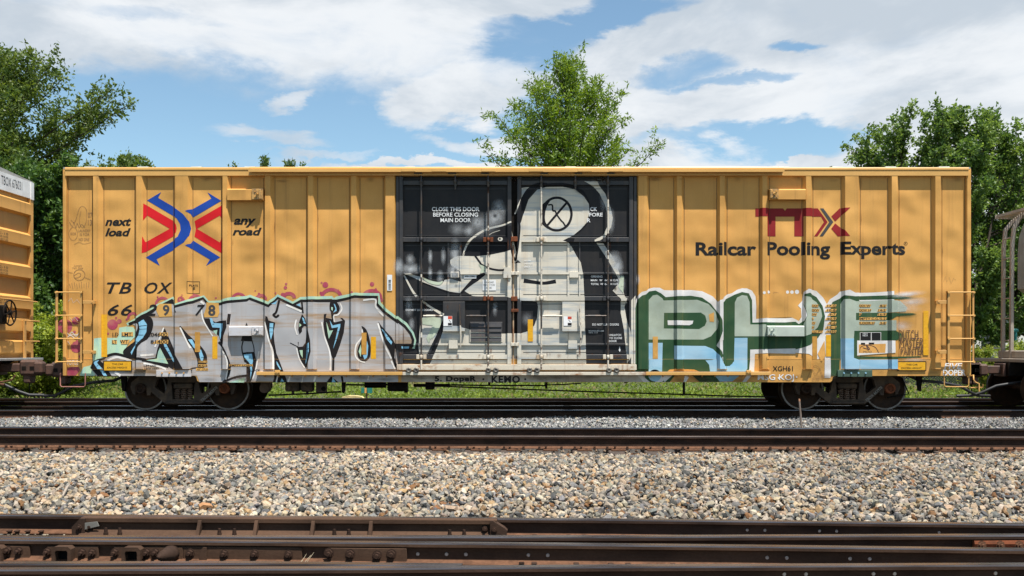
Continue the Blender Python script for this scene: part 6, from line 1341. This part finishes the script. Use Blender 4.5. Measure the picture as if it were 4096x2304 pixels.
    return root
def gz(x, y): return float(grassz(x, y))
def spot(px, d): x = (px - 2048) * d / F; return (x, d, gz(x, d))
# conical tree rising behind the doors
tree('conical_tree', 'conical bright green tree rising behind the boxcar doors', spot(2272, 40), 13.4, lambda t: 5.6 * (1 - t) ** .85 + .2, limbs=100, zmin=.30, pitch=(.25, 1.05), leaf=.17, asp=.30, nleaf=66000, col=(.048, .105, .015), col2=(.115, .195, .032), twig=1.15, seed=5, spread=.06, lift=.35)
# left: tall tree with rising limbs
tree('tall_tree', 'tall dark green tree leaning in from the left edge', spot(-10, 37), 12.6, lambda t: 2.6 + 2.3 * math.sin(min(1, t * 1.15) * math.pi * .8) if t < .8 else 4.6 * (1 - t) * 3.2 + .6, limbs=78, zmin=.22, pitch=(.28, .75), leaf=.15, asp=.48, nleaf=82800, col=(.032, .068, .016), col2=(.085, .135, .030), twig=1.25, trunk=.26, seed=9, spread=.09)
tree('leafy_tree', 'dense dark leafy tree in the gap left of the boxcar', spot(215, 31), 6.9, lambda t: 1.5 + 1.5 * math.sin(math.pi * min(1, t + .12)), limbs=46, zmin=.22, pitch=(.15, .6), leaf=.15, asp=.62, nleaf=59799, col=(.022, .060, .016), col2=(.062, .125, .032), twig=.8, seed=12, spread=.10)
tree('leafy_tree', 'dense leafy tree behind the white-topped boxcar end', spot(-60, 33), 8.2, lambda t: 1.8 + 1.6 * math.sin(math.pi * min(1, t + .12)), limbs=40, zmin=.15, pitch=(.15, .6), leaf=.15, asp=.6, nleaf=36800, col=(.020, .052, .015), col2=(.058, .105, .028), twig=.8, seed=13, spread=.10)
tree('leafy_bush', 'bright green bush low in the gap left of the boxcar', spot(190, 28.2), 2.15, lambda t: .9 + .7 * math.sin(math.pi * min(1, t + .1)), limbs=30, zmin=.08, pitch=(.2, .9), leaf=.11, asp=.45, nleaf=27599, col=(.085, .150, .025), col2=(.19, .26, .055), twig=.6, trunk=.05, seed=14, spread=.08)
tree('leafy_bush', 'rounded green bush beyond the left coupler', spot(40, 29), 1.9, lambda t: .8 + .8 * math.sin(math.pi * min(1, t + .1)), limbs=26, zmin=.08, pitch=(.2, .9), leaf=.11, asp=.45, nleaf=18400, col=(.055, .110, .022), col2=(.14, .20, .05), twig=.6, trunk=.05, seed=15, spread=.08)
tree('round_tree', 'small round-topped tree above the left end of the boxcar roof', spot(520, 60), 13.1, lambda t: .9 + 2.0 * math.sin(math.pi * min(1, t * .9 + .12)), limbs=34, zmin=.5, pitch=(.1, .8), leaf=.22, asp=.5, nleaf=18400, col=(.040, .085, .022), col2=(.085, .13, .034), twig=.9, seed=21, spread=.12)
tree('young_tree', 'light green tree tucked between the tall tree and the boxcar roof', spot(350, 52), 11.0, lambda t: 2.6 * (1 - t) + .3, limbs=34, zmin=.4, pitch=(.1, .5), leaf=.20, asp=.25, nleaf=20700, col=(.075, .115, .030), col2=(.14, .175, .05), twig=.8, seed=22, spread=.10)
tree('distant_tree', 'distant treetop just showing above the roof left of the doors', spot(1045, 72), 15.6, lambda t: 2.6 * (1 - t) ** .6 + .25, limbs=30, zmin=.5, pitch=(.5, 1.0), leaf=.24, asp=.45, nleaf=11500, col=(.032, .075, .022), col2=(.07, .115, .034), twig=.9, leaders=[(-2.2, 0, 14.9), (0.2, 0, 15.5), (2.0, .3, 15.2)], seed=23, spread=.1)
# right: upright pear trees
PC = dict(pitch=(.55, 1.15), leaf=.125, asp=.58, col=(.034, .082, .022), col2=(.105, .180, .050), twig=.75, spread=.075, upbias=.2)
tree('spired_tree', 'upright glossy tree with a narrow spire above the right of the roof', spot(3610, 35), 9.6, lambda t: 2.5 * (1 - t) ** .42 + .25, limbs=60, zmin=.18, nleaf=46000, seed=31, leaders=[(0, 0, 9.9), (1.0, .3, 8.9), (-1.1, .2, 8.6)], **PC)
tree('spired_tree', 'broad glossy tree with several spires above the right end of the roof', spot(3850, 34), 9.8, lambda t: 2.7 * (1 - t) ** .5 + .25, limbs=66, zmin=.18, nleaf=69000, seed=32, leaders=[(-.1, 0, 9.9), (-.85, 0, 9.6), (1.0, .4, 9.7), (1.7, .2, 9.1)], **PC)
tree('spired_tree', 'glossy tree at the right edge behind the hopper car', spot(4130, 36), 8.6, lambda t: 2.2 * (1 - t) ** .5 + .25, limbs=44, zmin=.16, nleaf=36800, seed=33, leaders=[(0, 0, 8.9), (-.9, 0, 8.2)], **PC)
# ------------------------------------------------------------------ weeds and grass beyond the tracks
n = 100000; y = 25.7 + 22 * rng.random(n) ** 2.0; x = (rng.random(n) * 2 - 1) * (.56 * y + 3.0)
cl = vnoise(x, y, 1.1, 4); cl2 = vnoise(x, y, .35, 8)
hgt = (.07 + .42 * np.clip(cl - .35, 0, 1) + .18 * cl2) * np.clip((y - 25.5) / 1.5, .25, 1)
P = np.stack([x, y, grassz(x, y) + rng.random(n) * hgt], -1); D = rng.normal(size=(n, 3)) * np.array([.7, .7, .35]) + np.array([0, -.15, .55])
ln = rng.uniform(.06, .17, n); V, F4 = leaf_quads(P, D, ln, ln * rng.uniform(.25, .6, n), .6)
w = np.clip(cl * .7 + rng.normal(size=n) * .22, 0, 1)[:, None]; c = np.array([.10, .165, .028]) * (1 - w) + np.array([.20, .255, .055]) * w
dry = (rng.random(n) < np.clip(vnoise(x, y, 1.7, 17) - .62, 0, 1) * 1.6)[:, None]; c = np.where(dry, np.array([.26, .22, .10]), c) * rng.uniform(.7, 1.25, (n, 1))
stuff(tag(link('weeds', bigmesh('weeds', V, F4, LEAF_G, np.repeat(c, 4, axis=0))), 'bright green weeds and grass beyond the far rail', 'weeds'))
# ------------------------------------------------------------------ beyond the right-hand gap: fence, building, plants, post
FD = 30.5; fx0, fx1 = 12.5, 24.0; g0 = gz(15, FD)
FN = thing('chain_link_fence', 'chain link fence with dark posts in the gap right of the boxcar', 'fence', (fx0, FD, g0))
FM = M('dark_fence_steel', (.06, .06, .058), .6, .3)
MB().cyl((0, 0, 1.52), (fx1 - fx0, 0, 1.52), .026, n=8).build('top_rail', FM, FN)
for i in range(5): MB().cyl((.3 + i * 2.6, 0, -.2), (.3 + i * 2.6, 0, 1.55), .032, n=8).build('fence_post', FM, FN)
m = MB(); W_ = fx1 - fx0; k = 0.0
while k < W_ + 1.5:
    for s in (1, -1):
        a = (k, 0.0); b = (k - s * 1.5, 1.5) if s > 0 else (k - 1.5 + 0.0, 0.0)
        p, q = ((k, 0.02), (k - 1.5, 1.5)) if s > 0 else ((k - 1.5, 0.02), (k, 1.5))
        m.box(0, .001, 0, .001, 0, .001) if False else m.add([(p[0] - .004, s * .006, p[1]), (p[0] + .004, s * .006, p[1]), (q[0] + .004, s * .006, q[1]), (q[0] - .004, s * .006, q[1])], [(0, 1, 2, 3)])
    k += .09
stuff(m.build('wire_mesh', M('galvanised_wire', (.30, .30, .29), .5, .5), FN))
bx, bd = 20.5, 44.0; bg_ = gz(bx, bd)
B_ = thing('building', 'low white building beyond the fence, seen through the right gap', 'building', (bx, bd, bg_))
WB = M('white_wall', (.66, .64, .60), .7, 0, (.56, .54, .5), 1.5)
MB().box(0, 14, 0, 8, -.3, 2.75).build('wall', WB, B_); MB().prism([(-.3, 2.75), (-.3, 2.9), (7, 3.5), (14.3, 2.9), (14.3, 2.75)], -.3, 8.3).build('roof', M('grey_roof', (.30, .28, .26), .8), B_)
for i in range(3):
    w = MB().box(1.6 + i * 4, 2.7 + i * 4, -.04, .02, .9, 2.1).build('window', M('dark_pane', (.05, .06, .07), .15), B_)
    MB().box(1.5 + i * 4, 2.8 + i * 4, -.06, -.03, .82, .9).build('sill', WB, w)
p = spot(4062, 33); PO = thing('post', 'thin teal post standing beyond the fence by the hopper', 'post', p); TEAL = M('teal_paint', (.02, .22, .20), .5)
MB().cyl((0, 0, -.2), (0, 0, 2.1), .05, n=10).build('pole', TEAL, PO); MB().box(-.16, .10, -.05, .05, 2.05, 2.16, .02).build('cap', TEAL, PO)
for i, (px, d, h, lab) in enumerate(((3925, 29.2, 1.25, 'yellowish weed clump against the fence behind the brake wheel'), (3990, 29.0, 1.0, 'tall bladed green weed clump at the foot of the fence'), (4070, 29.4, 1.35, 'leafy weed clump at the fence behind the hopper ladder'))):
    sx, sy, sz_ = spot(px, d)
    tree('leafy_bush', lab, (sx, sy, sz_), h, lambda t: .35 + .25 * math.sin(math.pi * t), limbs=14, zmin=.05, pitch=(.5, 1.1), leaf=.12, asp=.28, nleaf=4140, col=(.08, .15, .03), col2=(.20, .25, .06), twig=.45, trunk=.02, seed=60 + i, spread=.05)
# switch-stand target and pale board at the edge of the grass
d = 26.1; p = pix(1467, 1590, d); SS = thing('switch_target', 'small teal and orange switch target beyond the far rail, under the boxcar', 'signal', (p.x, d, gz(p.x, d)))
zc = pix(0, 1562, d).z - gz(p.x, d); k = d / F
MB().box(-.02, .02, -.02, .02, -.1, zc + .02).build('mast', RUST, SS)
MB().box(-.155, -.06, -.015, .0, zc - .075, zc + .075, .004).build('target_plate', TEAL, SS); MB().box(.0, .155, -.015, .0, zc - .075, zc + .075, .004).build('target_plate', TEAL, SS)
MB().box(-.058, -.003, -.03, -.005, zc - .075, zc + .075, .004).build('centre_plate', M('orange_cream_plate', (.75, .42, .14), .5), SS)
p = pix(1412, 1592, 25.8); m = MB(); m.prism([(-.32, -.02), (-.28, .05), (-.12, .085), (.08, .08), (.25, .055), (.31, .0), (.25, -.03)], -.12, .12)
tag(m.build('pale_rock', M('pale_yellow_stone', (.62, .52, .24), .8, 0, (.5, .42, .2), 9, bump=.01), None, (p.x, 25.8, p.z - .01)), 'flat pale yellow rock beside the far rail under the boxcar', 'rock')
# overhead wires at the right edge
for i, (y0, y1, lab) in enumerate(((600, 535, 'upper overhead wire crossing the sky at the right edge'), (640, 612, 'lower overhead wire near the treetop at the right edge'))):
    a, b = pix(4010, y0 + 45 * (1 - i * .5), 60), pix(4400, y1 - 260 + i * 120, 60); m = MB(); m.tube([(0, 0, 0), (b - a) * .5 - Vector((0, 0, .15)), b - a], .022, 5)
    tag(m.build('overhead_wire', BLACK, None, a), lab, 'wire', 'overhead wires')
